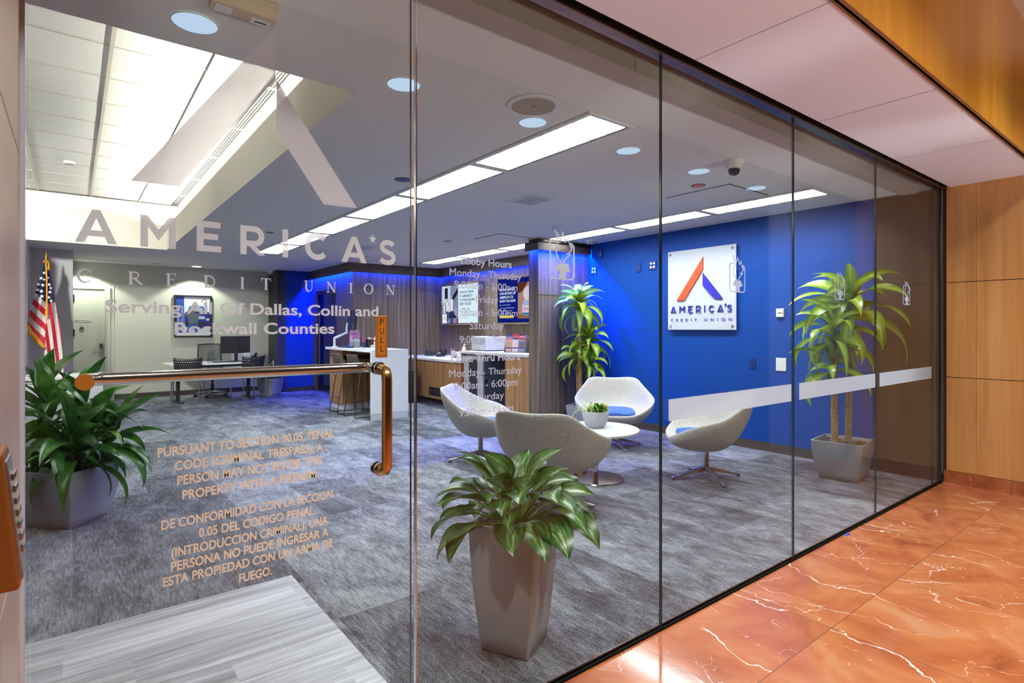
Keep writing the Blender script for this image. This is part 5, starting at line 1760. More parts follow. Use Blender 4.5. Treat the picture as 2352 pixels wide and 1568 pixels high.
for k in range(3):
    y = 0.74 + 0.13 * k
    m.tube([(-0.003, y, 0.232), (-0.007, y, 0.232)], 0.05, 16)
m.build('fan', mat('fan_grey', srgb(52, 50, 52), 0.4), gr, smooth=40)
t = thing('low_worktop', 'white quartz worktop on the low oak cabinets', 'worktop', (HX - 0.03, 6.44, 0.791))
MB().box(0, 1.06, 0, 2.40, 0, 0.042).build('slab', MAT_QUARTZ, t, smooth=0, bevel=0.003)
t = thing('high_cabinet', 'tall oak counter base beside the dark wood pier', 'cabinet', (HX, 4.64, 0))
MB().box(0.01, 1.02, 0.0, 0.58, 0.10, 0.959).build('body', MAT_OAK, t, smooth=0)
MB().box(0.07, 1.02, 0.0, 0.58, 0.0, 0.099).build('toe_kick', MAT_BASE, t, smooth=0)
MB().box(-0.009, 0.009, 0.005, 0.575, 0.105, 0.955).build('cabinet_door', MAT_OAK, t, smooth=0, bevel=0.0015)
MB().box(0.0, 1.02, 1.80, 1.818, 0.835, 0.959).build('end_panel', MAT_OAK, t, smooth=0)
t = thing('high_worktop', 'raised white quartz worktop over the shred bin', 'worktop', (HX - 0.03, 4.63, 0.960))
MB().box(0, 1.06, 0, 1.84, 0, 0.042).build('slab', MAT_QUARTZ, t, smooth=0, bevel=0.003)

# shred console tucked under the raised worktop
t = thing('shred_bin', 'tall grey document bin with silver frame under the raised worktop', 'bin', (5.235, 5.86, 0))
MB().box(0.03, 0.60, 0.0, 0.56, 0.02, 0.945).build('body', mat('bin_slate', srgb(92, 98, 128), 0.5), t, smooth=0, bevel=0.01)
MB().box(0.05, 0.58, 0.02, 0.54, 0.0, 0.02).build('foot', MAT_BLACKPL, t, smooth=0)
fr = MB()
out_ = [(0.0, 0.16), (0.0, 0.90), (0.04, 0.94), (0.52, 0.94), (0.56, 0.90), (0.56, 0.16), (0.52, 0.12), (0.04, 0.12)]
ins_ = [(0.16, 0.27), (0.16, 0.84), (0.19, 0.87), (0.38, 0.87), (0.41, 0.84), (0.41, 0.27), (0.38, 0.24), (0.19, 0.24)]
v = [(0.0, y, z) for y, z in out_] + [(0.0, y, z) for y, z in ins_] + [(0.045, y, z) for y, z in out_] + [(0.045, y, z) for y, z in ins_]
f = []
for i in range(8):
    j = (i + 1) % 8
    f += [(i, i + 8, j + 8, j), (i, j, j + 16, i + 16), (i + 8, i + 24, j + 24, j + 8)]
fr.add(v, f).build('front_frame', mat('silver_plastic', srgb(206, 206, 214), 0.3, 0.2), t, smooth=0, bevel=0.012, bseg=3)
MB().box(0.012, 0.032, 0.16, 0.41, 0.25, 0.87).build('front_panel', mat('bin_dark', srgb(48, 46, 48), 0.4), t, smooth=0)
MB().box(-0.001, 0.6, -0.001, 0.561, 0.62, 0.626).build('lid_seam', MAT_BLACK, t, smooth=0)
MB().box(0.04, 0.10, -0.008, 0.0, 0.50, 0.55).build('latch', MAT_BLACKPL, t, smooth=0)
MB().box(0.03, 0.60, 0.0, 0.56, 0.9455, 0.955).build('top', mat('silver_plastic'), t, smooth=0, bevel=0.003)
t = thing('waste_bin', 'slim black waste bin between the island and low cabinets', 'bin', (4.93, 7.95, 0))
MB().hexa([(-0.12, -0.17, 0), (0.12, -0.17, 0), (0.12, 0.17, 0), (-0.12, 0.17, 0)], [(-0.14, -0.2, 0.56), (0.14, -0.2, 0.56), (0.14, 0.2, 0.56), (-0.14, 0.2, 0.56)]).build('body', MAT_BLACKPL, t, smooth=0, bevel=0.01)
MB().box(-0.145, 0.145, -0.205, 0.205, 0.561, 0.60).build('rim', MAT_BLACKPL, t, smooth=0, bevel=0.006)

# things on the counters
Zl = 0.834; Zh = 1.003
t = thing('desk_phone', 'dark desk phone on the low worktop under the first screen', 'telephone', (5.70, 8.40, Zl), R(-40), 'dark desk phones')
phone_parts(t)
t = thing('speaker_dock', 'small round black speaker behind the counter phone', 'speaker', (6.02, 8.40, Zl))
MB().lathe([(0, 0), (0.07, 0), (0.075, 0.02), (0.075, 0.11), (0.065, 0.125), (0, 0.125)], n=24).build('body', MAT_BLACKPL, t, smooth=40)
MB().lathe([(0, 0.1255), (0.05, 0.1255), (0.05, 0.13), (0, 0.13)], n=20).build('top_disc', mat('fan_grey'), t, smooth=40)
t = thing('tape_dispenser', 'small dark tape dispenser on the low worktop', 'tape dispenser', (5.66, 7.90, Zl), R(20))
MB().prism([(-0.10, 0), (0.11, 0), (0.10, 0.035), (0.04, 0.03), (0.01, 0.06), (-0.06, 0.07), (-0.10, 0.03)], -0.03, 0.03, 'y').build('body', MAT_BLACKPL, t, smooth=0, bevel=0.008)
MB().tube([(-0.035, -0.012, 0.05), (-0.035, 0.012, 0.05)], 0.035, 18).build('roll', MAT_OFFWHITE, t, smooth=40)
t = thing('pen_cup', 'white cup crowded with coloured pens on the low worktop', 'pen cup', (5.68, 7.47, Zl))
MB().lathe([(0.035, 0), (0.045, 0.13), (0.041, 0.13), (0.032, 0.01), (0, 0.01)], n=20).build('cup', MAT_WHITEPL, t, smooth=40)
pc = [MAT_RED, MAT_LOGOBLUE, MAT_WHITEPL, mat('pink_pen'), MAT_STALK, MAT_WHITEPL, MAT_RED]
for k in range(7):
    a = k * 0.9
    MB().tube([(0.015 * math.cos(a), 0.015 * math.sin(a), 0.012), (0.045 * math.cos(a), 0.045 * math.sin(a), 0.17 + 0.006 * (k % 3))], 0.005, 6).build('pen', pc[k], t, smooth=40)
t = thing('brochure_box', 'small white box with dark side by the pen cup', 'box', (5.66, 7.24, Zl))
MB().box(-0.09, 0.09, -0.08, 0.08, 0, 0.115).build('body', MAT_WHITEPL, t, smooth=0, bevel=0.002)
MB().box(-0.092, -0.09, -0.07, 0.02, 0.01, 0.06).build('side_label', MAT_NAVY, t, smooth=0)
t = thing('sanitizer_bottle', 'white pump bottle beside the printer', 'bottle', (5.72, 6.76, Zl + 0.0), 0)
t.location = (5.98, 7.55, Zl)
MB().lathe([(0, 0), (0.04, 0), (0.042, 0.15), (0.03, 0.19), (0.014, 0.20), (0.014, 0.23), (0, 0.23)], n=20).build('body', MAT_WHITEPL, t, smooth=40)
MB().box(-0.008, 0.05, -0.008, 0.008, 0.231, 0.25).build('pump', MAT_WHITEPL, t, smooth=0, bevel=0.003)
t = thing('printer', 'white box printer on the raised worktop', 'printer', (5.42, 6.02, Zh))
MB().box(0, 0.42, 0, 0.44, 0.01, 0.245).build('body', MAT_WHITE, t, smooth=0, bevel=0.012, bseg=3)
MB().box(-0.004, 0.0, 0.06, 0.40, 0.11, 0.215).build('front_tray', mat('printer_grey', srgb(196, 198, 206), 0.4), t, smooth=0)
MB().box(-0.004, 0.0, 0.06, 0.40, 0.02, 0.095).build('paper_drawer', MAT_WHITEPL, t, smooth=0)
MB().box(-0.006, -0.004, 0.18, 0.28, 0.03, 0.06).build('drawer_grip', mat('printer_grey'), t, smooth=0)
MB().box(0.02, 0.40, 0.02, 0.42, 0.0, 0.01).build('foot', MAT_BLACKPL, t, smooth=0)
MB().box(0.10, 0.30, 0.01, 0.08, 0.246, 0.258).build('control_panel', MAT_NAVY, t, smooth=0)
RA = R(-48)
rx, ry = 5.50, 5.36
t = thing('brochure_rack', 'dark rack of colourful leaflets on the raised worktop', 'leaflet rack', (rx, ry, Zh), RA)
m = MB()
m.prism([(0.0, 0.0), (0.22, 0.0), (0.22, 0.27), (0.19, 0.27)], -0.17, -0.162, 'x')
m.prism([(0.0, 0.0), (0.22, 0.0), (0.22, 0.27), (0.19, 0.27)], 0.162, 0.17, 'x')
m.box(-0.162, 0.162, 0.0, 0.22, 0.0, 0.006); m.box(-0.162, 0.162, 0.205, 0.22, 0.006, 0.25)
m.build('rack', MAT_BLACKPL, t, smooth=0)
cols = [srgb(214, 170, 150), srgb(226, 214, 210), srgb(140, 146, 170), srgb(96, 104, 160), srgb(210, 90, 90), srgb(232, 150, 200)]
for k in range(6):
    x = -0.105 + 0.105 * (k % 3)
    y = 0.03 + 0.085 * (k // 3)
    h = 0.23; z = 0.007 + 0.06 * (k // 3)
    le = thing('leaflet', 'leaflet in the %s row of the rack, %s' % (('front', 'rear')[k // 3], ('near the printer', 'in the middle', 'near the pier')[k % 3]), 'leaflet',
               (rx + x * math.cos(RA) - y * math.sin(RA), ry + x * math.sin(RA) + y * math.cos(RA), Zh + z), RA, 'leaflets in the counter rack')
    sl_ = lambda a0, a1, y0, x0: MB().hexa([(-x0, 0.04 * a0 + y0, h * a0), (x0, 0.04 * a0 + y0, h * a0), (x0, 0.04 * a0 + y0 + 0.0015, h * a0), (-x0, 0.04 * a0 + y0 + 0.0015, h * a0)],
                                           [(-x0, 0.04 * a1 + y0, h * a1), (x0, 0.04 * a1 + y0, h * a1), (x0, 0.04 * a1 + y0 + 0.0015, h * a1), (-x0, 0.04 * a1 + y0 + 0.0015, h * a1)])
    sl_(0, 1, 0.0, 0.049).build('cover', mat('leaflet_%d' % k, cols[k], 0.5), le, smooth=0)
    sl_(0.86, 0.99, -0.0016, 0.048).build('title_band', MAT_NAVY if k % 2 else MAT_RED, le, smooth=0)
    sl_(0.34, 0.72, -0.0016, 0.042).build('photo', mat('leaflet_photo_%d' % (k % 3), (srgb(190, 140, 110), srgb(226, 200, 190), srgb(90, 90, 100))[k % 3], 0.5), le, smooth=0)
    sl_(0.24, 0.32, -0.0016, 0.046).build('colour_strip', MAT_NAVY, le, smooth=0)
t = thing('tablet_stand', 'black wedge tablet stand between leaflets and pier', 'tablet stand', (5.60, 5.12, Zh), R(-48))
MB().prism([(0.0, 0.0), (0.20, 0.0), (0.20, 0.03), (0.19, 0.26), (0.17, 0.26)], -0.05, 0.05, 'x').build('body', MAT_BLACKPL, t, smooth=0, bevel=0.004)
MB().hexa([(-0.04, -0.004, 0.012), (0.04, -0.004, 0.012), (0.04, 0.0, 0.012), (-0.04, 0.0, 0.012)], [(-0.04, 0.146, 0.236), (0.04, 0.146, 0.236), (0.04, 0.15, 0.236), (-0.04, 0.15, 0.236)]).build('screen', MAT_SCREENOFF, t, smooth=0)

# ------------------------------------------------------------------ wall screens (local x toward the glass, y into the wall)
SX = 6.10


def screen(label, y, z, w_, h):
    t = thing('wall_screen', label, 'television', (SX, y, z), RWALL, 'lit screens on the walnut wall')
    f = MB()
    f.box(-w_ - 0.035, w_ + 0.035, 0.0, 0.149, -h - 0.035, -h - 0.012); f.box(-w_ - 0.035, w_ + 0.035, 0.0, 0.149, h + 0.012, h + 0.035)
    f.box(-w_ - 0.035, -w_ - 0.012, 0.0, 0.149, -h - 0.012, h + 0.012); f.box(w_ + 0.012, w_ + 0.035, 0.0, 0.149, -h - 0.012, h + 0.012)
    f.build('surround', MAT_WALNUT, t, smooth=0)
    MB().box(-w_ - 0.011, w_ + 0.011, 0.010, 0.06, -h - 0.011, h + 0.011).build('bezel', MAT_BLACKPL, t, smooth=0)
    return t


def lit(name, rgb, s_=1.15):
    return emis('lit_' + name, srgb(*rgb), s_)


w_, h = 0.665, 0.385
t = screen('screen with a white house-buying slide and a family photo', 7.93, 1.875, w_, h)
P_ = lambda m, pts, y=0.0085: m.flat(pts, y)
rect = lambda a, b, c, d: [(a, c), (b, c), (b, d), (a, d)]
MB().box(-w_, w_, 0.0090, 0.010, -h, h).build('display', lit('white', (222, 236, 250)), t, smooth=0)
m = MB(); P_(m, rect(-w_, -0.03, -h, h)); m.build('photo_area', lit('housegrey', (128, 132, 165)), t, smooth=0)
m = MB()
P_(m, rect(-w_, -0.33, 0.03, h), 0.0083); P_(m, rect(-w_, -0.33, 0.0, 0.02), 0.0083)
m.build('photo_wall', lit('housewall', (196, 206, 232)), t, smooth=0)
m = MB()
P_(m, rect(-0.55, -0.43, 0.12, 0.34), 0.0081); P_(m, [(-0.33, 0.10), (-0.05, 0.32), (-0.05, 0.22), (-0.22, 0.06), (-0.22, -0.2), (-0.33, -0.2)], 0.0081)
P_(m, [(-0.40, -0.28), (-0.10, -0.28), (-0.14, -0.16), (-0.38, -0.16)], 0.0081)
m.build('photo_dark', lit('housedark', (32, 34, 52)), t, smooth=0)
m = MB()
for (x, zt, hh, ww) in ((-0.57, 0.04, 0.40, 0.036), (-0.45, 0.10, 0.44, 0.045), (-0.38, 0.02, 0.32, 0.03), (-0.28, 0.17, 0.56, 0.058)):
    P_(m, [(x - ww, zt - hh * 0.12), (x + ww, zt - hh * 0.12), (x + ww * 0.8, zt - hh * 0.55), (x - ww * 0.8, zt - hh * 0.55)], 0.0079)
m.build('photo_shirt', lit('shirts', (224, 222, 230)), t, smooth=0)
m = MB()
for (x, zt, hh, ww) in ((-0.57, 0.04, 0.40, 0.036), (-0.45, 0.10, 0.44, 0.045), (-0.38, 0.02, 0.32, 0.03), (-0.28, 0.17, 0.56, 0.058)):
    P_(m, rect(x - ww * 0.75, x - 0.004, zt - hh, zt - hh * 0.55), 0.0079); P_(m, rect(x + 0.004, x + ww * 0.75, zt - hh, zt - hh * 0.55), 0.0079)
m.build('photo_trousers', lit('jeans', (40, 52, 104)), t, smooth=0)
m = MB()
for (x, zt, hh, ww) in ((-0.57, 0.04, 0.40, 0.036), (-0.45, 0.10, 0.44, 0.045), (-0.38, 0.02, 0.32, 0.03), (-0.28, 0.17, 0.56, 0.058)):
    P_(m, [(x + ww * 0.5 * math.cos(a), zt - hh * 0.05 + ww * 0.8 * math.sin(a)) for a in [2 * PI * k / 10 for k in range(10)]], 0.0078)
m.build('photo_face', lit('faces', (190, 150, 130)), t, smooth=0)
m = MB(); P_(m, rect(-w_ + 0.03, -w_ + 0.19, -h, -h + 0.19), 0.0077); m.build('logo_card', lit('cardwhite', (236, 238, 246)), t, smooth=0)
m = MB()
for q in stroke([(-w_ + 0.075, -h + 0.07), (-w_ + 0.11, -h + 0.145), (-w_ + 0.145, -h + 0.07)], 0.012): P_(m, q, 0.0075)
m.build('logo_mark', lit('markdark', (60, 40, 80)), t, smooth=0)
m = MB()
for i, tx in enumerate(('HOW DO I KNOW', 'IF I AM READY', 'TO PURCHASE MY', 'FIRST HOUSE')):
    wd = (0.50, 0.46, 0.55, 0.41)[i]
    text_into(m, tx, 0.02, 0.02 + wd, 0.205 - 0.078 * i, 0.052, 0.0082, bold=0.02)
for i, (tx, wd) in enumerate((('Ask yourself these questions:', 0.36), ('- How much debt do you currently have?', 0.52), ('- Do you have at least 10% of your mortgage', 0.58), ('  for a down payment?', 0.33))):
    text_into(m, tx, 0.03, 0.03 + wd, -0.10 - (0.0, 0.07, 0.14, 0.175)[i], 0.018, 0.0082)
m.build('slide_text', lit('slidetext', (24, 58, 110)), t, smooth=0)
m = MB(); P_(m, rect(-0.09, -0.03, -h, -h + 0.1), 0.0080); m.build('photo_accent', lit('redaccent', (190, 30, 60)), t, smooth=0)

t = screen('navy screen with a saving-money slide and coin-jar photo', 6.02, 1.88, 0.60, 0.385)
w2 = 0.60
MB().box(-w2, w2, 0.0090, 0.010, -h, h).build('display', lit('navy', (12, 26, 120)), t, smooth=0)
m = MB()
for i, (tx, wd) in enumerate((('SAVING MONEY', 0.44), ("CAN BE FUN! LET", 0.48), ("AMERICA'S CU", 0.40), ('SHOW YOU HOW.', 0.47))):
    text_into(m, tx, -w2 + 0.05, -w2 + 0.05 + wd, 0.175 - 0.068 * i, 0.046, 0.0084, bold=0.02)
text_into(m, 'Get your kids started today', -w2 + 0.05, -w2 + 0.36, -0.085, 0.018, 0.0084)
for i, (tx, wd) in enumerate((('- Visit us online at AMERICASCU.ORG', 0.43), ('- Or stop in at the lobby below', 0.38), ('- Call us to learn more', 0.29))):
    text_into(m, tx, -w2 + 0.05, -w2 + 0.05 + wd, -0.14 - 0.05 * i, 0.018, 0.0084)
m.build('slide_text', lit('whitetext', (230, 236, 255)), t, smooth=0)
m = MB(); P_(m, rect(-w2 + 0.05, -w2 + 0.46, -h + 0.075, -h + 0.12)); m.build('button_graphic', lit('yellow', (236, 208, 60)), t, smooth=0)
m = MB(); P_(m, rect(-0.02, w2 - 0.02, -h + 0.06, 0.30)); m.build('photo_area', lit('photobase', (176, 128, 120)), t, smooth=0)
m = MB(); P_(m, rect(-0.02, w2 - 0.02, -h + 0.06, -h + 0.14), 0.0083); m.build('photo_table', lit('phototable', (150, 96, 70)), t, smooth=0)
m = MB(); P_(m, [(-0.02, 0.12), (-0.02, 0.30), (0.25, 0.30), (0.18, 0.22), (0.08, 0.13)], 0.0083); m.build('photo_hair', lit('photohair', (92, 44, 34)), t, smooth=0)
m = MB(); P_(m, [(0.17, 0.0), (0.12, 0.08), (0.16, 0.19), (0.28, 0.24), (0.45, 0.23), (0.55, 0.16), (0.50, 0.08), (0.40, 0.02), (0.36, -0.03), (0.20, -0.04)], 0.0081); m.build('photo_hand', lit('photohand', (216, 196, 214)), t, smooth=0)
m = MB(); P_(m, [(0.12, -0.27), (0.10, -0.24), (0.10, -0.09), (0.14, -0.05), (0.14, -0.01), (0.38, -0.01), (0.38, -0.05), (0.42, -0.09), (0.42, -0.24), (0.40, -0.27)], 0.0079); m.build('photo_jar', lit('photojar', (158, 176, 214)), t, smooth=0)
m = MB(); P_(m, rect(0.11, 0.41, -0.215, -0.10), 0.0077); m.build('photo_label', lit('photolabel', (226, 190, 214)), t, smooth=0)
m = MB(); text_into(m, 'Education', 0.14, 0.38, -0.175, 0.045, 0.0075); m.build('photo_label_text', lit('markdark', (60, 40, 80)), t, smooth=0)
m = MB(); P_(m, rect(0.11, 0.41, -0.262, -0.23), 0.0077); m.build('photo_coin', lit('photocoin', (40, 110, 160)), t, smooth=0)

# ------------------------------------------------------------------ glass office door behind the island
t = prop(MB().box(-0.0, 0.0, 0, 0, 0, 0).build('tmp', MAT_BLACK), None)
bpy.data.objects.remove(t)
dr = thing('office_door', 'clear glass office door in a dark frame beyond the teller island', 'door', (4.29, 9.74, 0))
fr = MB()
fr.box(-0.01, 0.05, 0.0, 0.05, 0.0, 2.19); fr.box(-0.01, 0.05, 1.15, 1.20, 0.0, 2.19); fr.box(-0.01, 0.05, 0.05, 1.15, 2.13, 2.19)
fr.build('door_frame', MAT_CROWN, dr, smooth=0)
gp = MB()
gp.box(0.015, 0.025, 0.06, 1.14, 0.02, 2.12)
gp.build('glass_leaf', clear_glass('office_glass', (0.55, 0.6, 0.7)), dr, smooth=0)
MB().box(-0.035, 0.06, 0.06, 0.20, 0.01, 0.12).build('patch_fitting', MAT_WHITEPL, dr, smooth=0, bevel=0.003)
MB().box(-0.02, 0.05, 0.12, 0.2, 2.13, 2.19).build('closer', MAT_SATIN, dr, smooth=0, bevel=0.004)
MB().tube([(-0.02, 0.95, 0.35), (-0.02, 0.95, 1.72)], 0.012, 10).build('pull_bar', MAT_CHROME, dr, smooth=40)
MB().box(-0.025, 0.03, 0.70, 0.86, 1.405, 1.43).build('latch', MAT_BRONZE, dr, smooth=0, bevel=0.004)

# ------------------------------------------------------------------ rear wall: employees-only door, framed poster
structure(thing('door_2', None, None, (0, 0, 0)))
d2 = bpy.data.objects['door_2']
d2['kind'] = 'structure'
YW = YB - 0.001
MB().box(0.01, 0.485, YW - 0.02, YW, 0.008, 2.135).build('door_leaf', mat('cream_door', srgb(226, 224, 204), 0.5), d2, smooth=0)
f = MB()
f.box(0.487, 0.575, YW - 0.045, YW, 0.0, 2.18); f.box(0.01, 0.487, YW - 0.045, YW, 2.137, 2.18)
f.box(0.575, 0.635, YW - 0.012, YW, 0.0, 2.21); f.box(0.01, 0.575, YW - 0.012, YW, 2.18, 2.24)
f.build('door_frame', mat('cream_frame', srgb(214, 212, 194), 0.5), d2, smooth=0)
for z in (0.3, 1.3, 1.95):
    MB().box(0.008, 0.03, YW - 0.034, YW - 0.02, z - 0.07, z + 0.07).build('hinge', MAT_BLACKPL, d2, smooth=0)
m = MB().tube([(0.135, YW - 0.02, 1.385), (0.135, YW - 0.032, 1.385)], 0.036, 22)
v_ = m.build('door_viewer', MAT_SATIN, d2, smooth=40)
MB().tube([(0.135, YW - 0.032, 1.385), (0.135, YW - 0.035, 1.385)], 0.014, 14).build('lens', MAT_BLACKPL, v_, smooth=40)
lk = MB().box(0.40, 0.465, YW - 0.045, YW - 0.02, 0.90, 1.10).build('door_lock', MAT_SATIN, d2, smooth=0, bevel=0.008)
MB().box(0.415, 0.45, YW - 0.05, YW - 0.045, 0.99, 1.09).build('keypad', MAT_BLACKPL, lk, smooth=0)
MB().tube([(0.43, YW - 0.045, 0.935), (0.43, YW - 0.075, 0.935), (0.30, YW - 0.075, 0.93)], 0.011, 10).build('lever', MAT_CHROME, lk, smooth=50)
t = thing('door_sign', 'small white EMPLOYEES ONLY plate on the cream door', 'sign', (0.15, YW - 0.021, 1.53))
MB().box(-0.13, 0.135, -0.004, 0.0, -0.024, 0.024).build('plate', MAT_WHITEPL, t, smooth=0)
m = MB(); text_into(m, 'EMPLOYEES ONLY', -0.118, 0.122, -0.009, 0.018, -0.0045, bold=0.01)
m.build('letter_print', MAT_NAVY, t, smooth=0)

t = thing('framed_poster', 'black framed car-loan poster on the rear wall', 'framed poster', (1.99, YB - 0.001, 1.64))
pw, ph = 0.345, 0.435
f = MB()
f.box(-pw, -pw + 0.03, -0.05, 0, -ph, ph); f.box(pw - 0.03, pw, -0.05, 0, -ph, ph)
f.box(-pw + 0.03, pw - 0.03, -0.05, 0, -ph, -ph + 0.03); f.box(-pw + 0.03, pw - 0.03, -0.05, 0, ph - 0.03, ph)
f.build('frame', MAT_BLACKPL, t, smooth=0)
a, b = pw - 0.03, ph - 0.03
MB().box(-a, a, -0.02, 0, -b, b).build('print', mat('poster_pale', srgb(206, 216, 228), 0.5), t, smooth=0)
def pp(name, pts, mt, y):
    m = MB()
    for q in pts: m.flat(q, y)
    return m.build(name, mt, t, smooth=0)
pp('print_band', [rect(-a, -a + 0.15, -b, b)], mat('poster_blue', srgb(36, 66, 150), 0.5), -0.0205)
pp('print_ground', [rect(-a, a, -b, -b + 0.06)], mat('poster_white', srgb(226, 228, 230), 0.5), -0.0207)
pp('print_car', [[(-0.16, -0.20), (-0.16, 0.06), (-0.10, 0.10), (-0.06, 0.21), (0.18, 0.21), (0.24, 0.10), (a, 0.08), (a, -0.22), (0.22, -0.26), (-0.05, -0.26)]], mat('poster_car', srgb(30, 34, 130), 0.4), -0.0209)
pp('print_windscreen', [[(-0.07, 0.10), (-0.04, 0.19), (0.16, 0.19), (0.21, 0.10)]], mat('poster_glass', srgb(130, 168, 204), 0.4), -0.0211)
pp('print_grille', [rect(-0.02, 0.22, -0.06, 0.0), rect(-0.10, -0.03, -0.05, 0.0), rect(0.24, 0.30, -0.09, -0.04)], mat('poster_chrome', srgb(186, 196, 210), 0.4), -0.0211)
pp('print_bumper', [rect(-0.14, 0.26, -0.20, -0.12)], mat('poster_dark', srgb(34, 34, 46), 0.5), -0.0212)
pp('print_person_top', [[(-0.08, -0.16), (-0.10, -0.02), (-0.17, 0.03), (-0.16, 0.06), (-0.04, 0.05), (0.0, 0.065), (0.06, 0.05), (0.20, 0.10), (0.21, 0.06), (0.10, -0.01), (0.09, -0.16)]], mat('poster_grey', srgb(84, 92, 108), 0.6), -0.0214)
pp('print_person_legs', [[(-0.13, -0.34), (-0.08, -0.17), (0.09, -0.17), (0.11, -0.34), (0.04, -0.34), (0.01, -0.24), (-0.04, -0.34)]], mat('poster_jeans', srgb(40, 84, 170), 0.6), -0.0215)
pp('print_person_head', [[(0.0 + 0.035 * math.cos(2 * PI * k / 12), 0.10 + 0.045 * math.sin(2 * PI * k / 12)) for k in range(12)]], mat('poster_hair', srgb(120, 84, 60), 0.6), -0.0216)
pp('print_logo', [[(0.14, 0.30), (0.165, 0.30), (0.22, 0.385), (0.205, 0.385)]], MAT_LOGORED, -0.0213)
pp('print_logo', [[(0.222, 0.345), (0.222, 0.37), (0.262, 0.31), (0.25, 0.31)]], MAT_NAVY, -0.0213)
m = MB()
def vtext(m, s_, x, z0, z1, hgt):
    v, f = text_geo(s_, 0.0, 0.0, 1.0)
    a0 = min(p[0] for p in v); b0 = max(p[0] for p in v)
    k0 = (z1 - z0) / (b0 - a0)
    m.add([(x - p[1] * hgt / 0.73, -0.0208, z0 + (p[0] - a0) * k0) for p in v], f)
vtext(m, 'NEW AND USED', -a + 0.065, -b + 0.06, b - 0.18, 0.045)
vtext(m, 'AUTO LOANS', -a + 0.135, -b + 0.16, b - 0.20, 0.045)
m.build('print_text', mat('poster_white'), t, smooth=0)

# ------------------------------------------------------------------ rear desk group
t = thing('rear_desk', 'white-topped desk with dark T-legs by the rear wall', 'desk', (2.17, 10.55, 0), R(3))
MB().box(-0.80, 0.80, -0.42, 0.42, 0.70, 0.73).build('desktop', MAT_WHITE, t, smooth=0, bevel=0.003)
for sx in (-1, 1):
    m = MB()
    m.box(sx * 0.62 - 0.03, sx * 0.62 + 0.03, -0.04, 0.04, 0.03, 0.70)
    m.box(sx * 0.62 - 0.04, sx * 0.62 + 0.04, -0.34, 0.34, 0.0, 0.03)
    m.build('leg', MAT_BLACKPL, t, smooth=0, bevel=0.004)
MB().box(-0.58, 0.58, -0.02, 0.02, 0.64, 0.699).build('cross_beam', MAT_BLACKPL, t, smooth=0)
Zd = 0.731
t = thing('desk_monitor', 'black monitor seen from behind on the rear desk', 'monitor', (2.56, 10.62, Zd), R(6))
MB().box(-0.275, 0.275, -0.02, 0.02, 0.16, 0.50).build('display', MAT_BLACKPL, t, smooth=0, bevel=0.006)
MB().box(-0.03, 0.03, -0.05, -0.02, 0.0, 0.36).build('stand', MAT_BLACKPL, t, smooth=0, bevel=0.003)
MB().box(-0.12, 0.12, -0.12, 0.08, 0.0, 0.012).build('foot', MAT_BLACKPL, t, smooth=0, bevel=0.003)
t = thing('desk_card', 'white upright card before the monitor on the rear desk', 'card', (2.74, 10.45, Zd), R(6))
MB().hexa([(-0.06, 0, 0), (0.06, 0, 0), (0.06, 0.05, 0), (-0.06, 0.05, 0)], [(-0.06, 0.022, 0.17), (0.06, 0.022, 0.17), (0.06, 0.028, 0.17), (-0.06, 0.028, 0.17)]).build('card', MAT_WHITE, t, smooth=0)
m = MB()
for z in (0.05, 0.075, 0.10, 0.125): m.box(-0.045, 0.045, 0.022 * z / 0.17 - 0.003, 0.022 * z / 0.17 - 0.001, z, z + 0.006)
m.build('print', mat('grey_print', srgb(120, 124, 140), 0.6), t, smooth=0)
t = thing('desk_phone', 'dark desk phone at the end of the rear desk', 'telephone', (2.86, 10.62, Zd), R(150), 'dark desk phones')
phone_parts(t)
t = thing('computer_mouse', 'grey mouse on the rear desk between the guest chairs', 'mouse', (2.06, 10.45, Zd))
MB().lathe([(0, 0.034), (0.02, 0.03), (0.034, 0.015), (0.036, 0.0)], n=16).build('body', MAT_GREYPOT, t, smooth=60)
MB().box(-0.004, 0.004, -0.03, -0.01, 0.030, 0.034).build('wheel', MAT_BLACKPL, t, smooth=0)
t = thing('keyboard', 'black keyboard on the rear desk before the monitor', 'keyboard', (2.32, 10.42, Zd), R(4))
MB().box(-0.21, 0.21, -0.06, 0.06, 0, 0.018).build('body', MAT_BLACKPL, t, smooth=0, bevel=0.004)
MB().box(-0.20, 0.20, -0.05, 0.05, 0.018, 0.021).build('key_field', mat('key_grey'), t, smooth=0)


def perf_mat():
    k = NT('perforated_black')
    tc = k.t.nodes.new('ShaderNodeTexCoord')
    mp = k.n('ShaderNodeMapping', {'Vector': tc.outputs['UV'], 'Scale': (13, 7, 1)}).outputs[0]
    s2 = k.n('ShaderNodeSeparateXYZ', {'Vector': mp})
    row = k.math('FLOOR', s2.outputs['Y'])
    fx = k.math('SUBTRACT', k.math('FRACT', k.math('ADD', s2.outputs['X'], k.math('MULTIPLY', k.math('MODULO', row, 2.0), 0.5))), 0.5)
    fy = k.math('SUBTRACT', k.math('FRACT', s2.outputs['Y']), 0.5)
    d = k.math('ADD', k.math('MULTIPLY', fx, fx), k.math('MULTIPLY', fy, fy))
    hole = k.math('LESS_THAN', d, 0.045)
    k.p.inputs['Base Color'].default_value = (0.018, 0.017, 0.018, 1)
    k.p.inputs['Roughness'].default_value = 0.45
    tr = k.n('ShaderNodeBsdfTransparent')
    mx = k.n('ShaderNodeMixShader', {0: hole, 1: k.p.outputs[0], 2: tr.outputs[0]})
    k.t.links.new(mx.outputs[0], k.out.inputs['Surface'])
    return k.m


MAT_PERF = perf_mat()


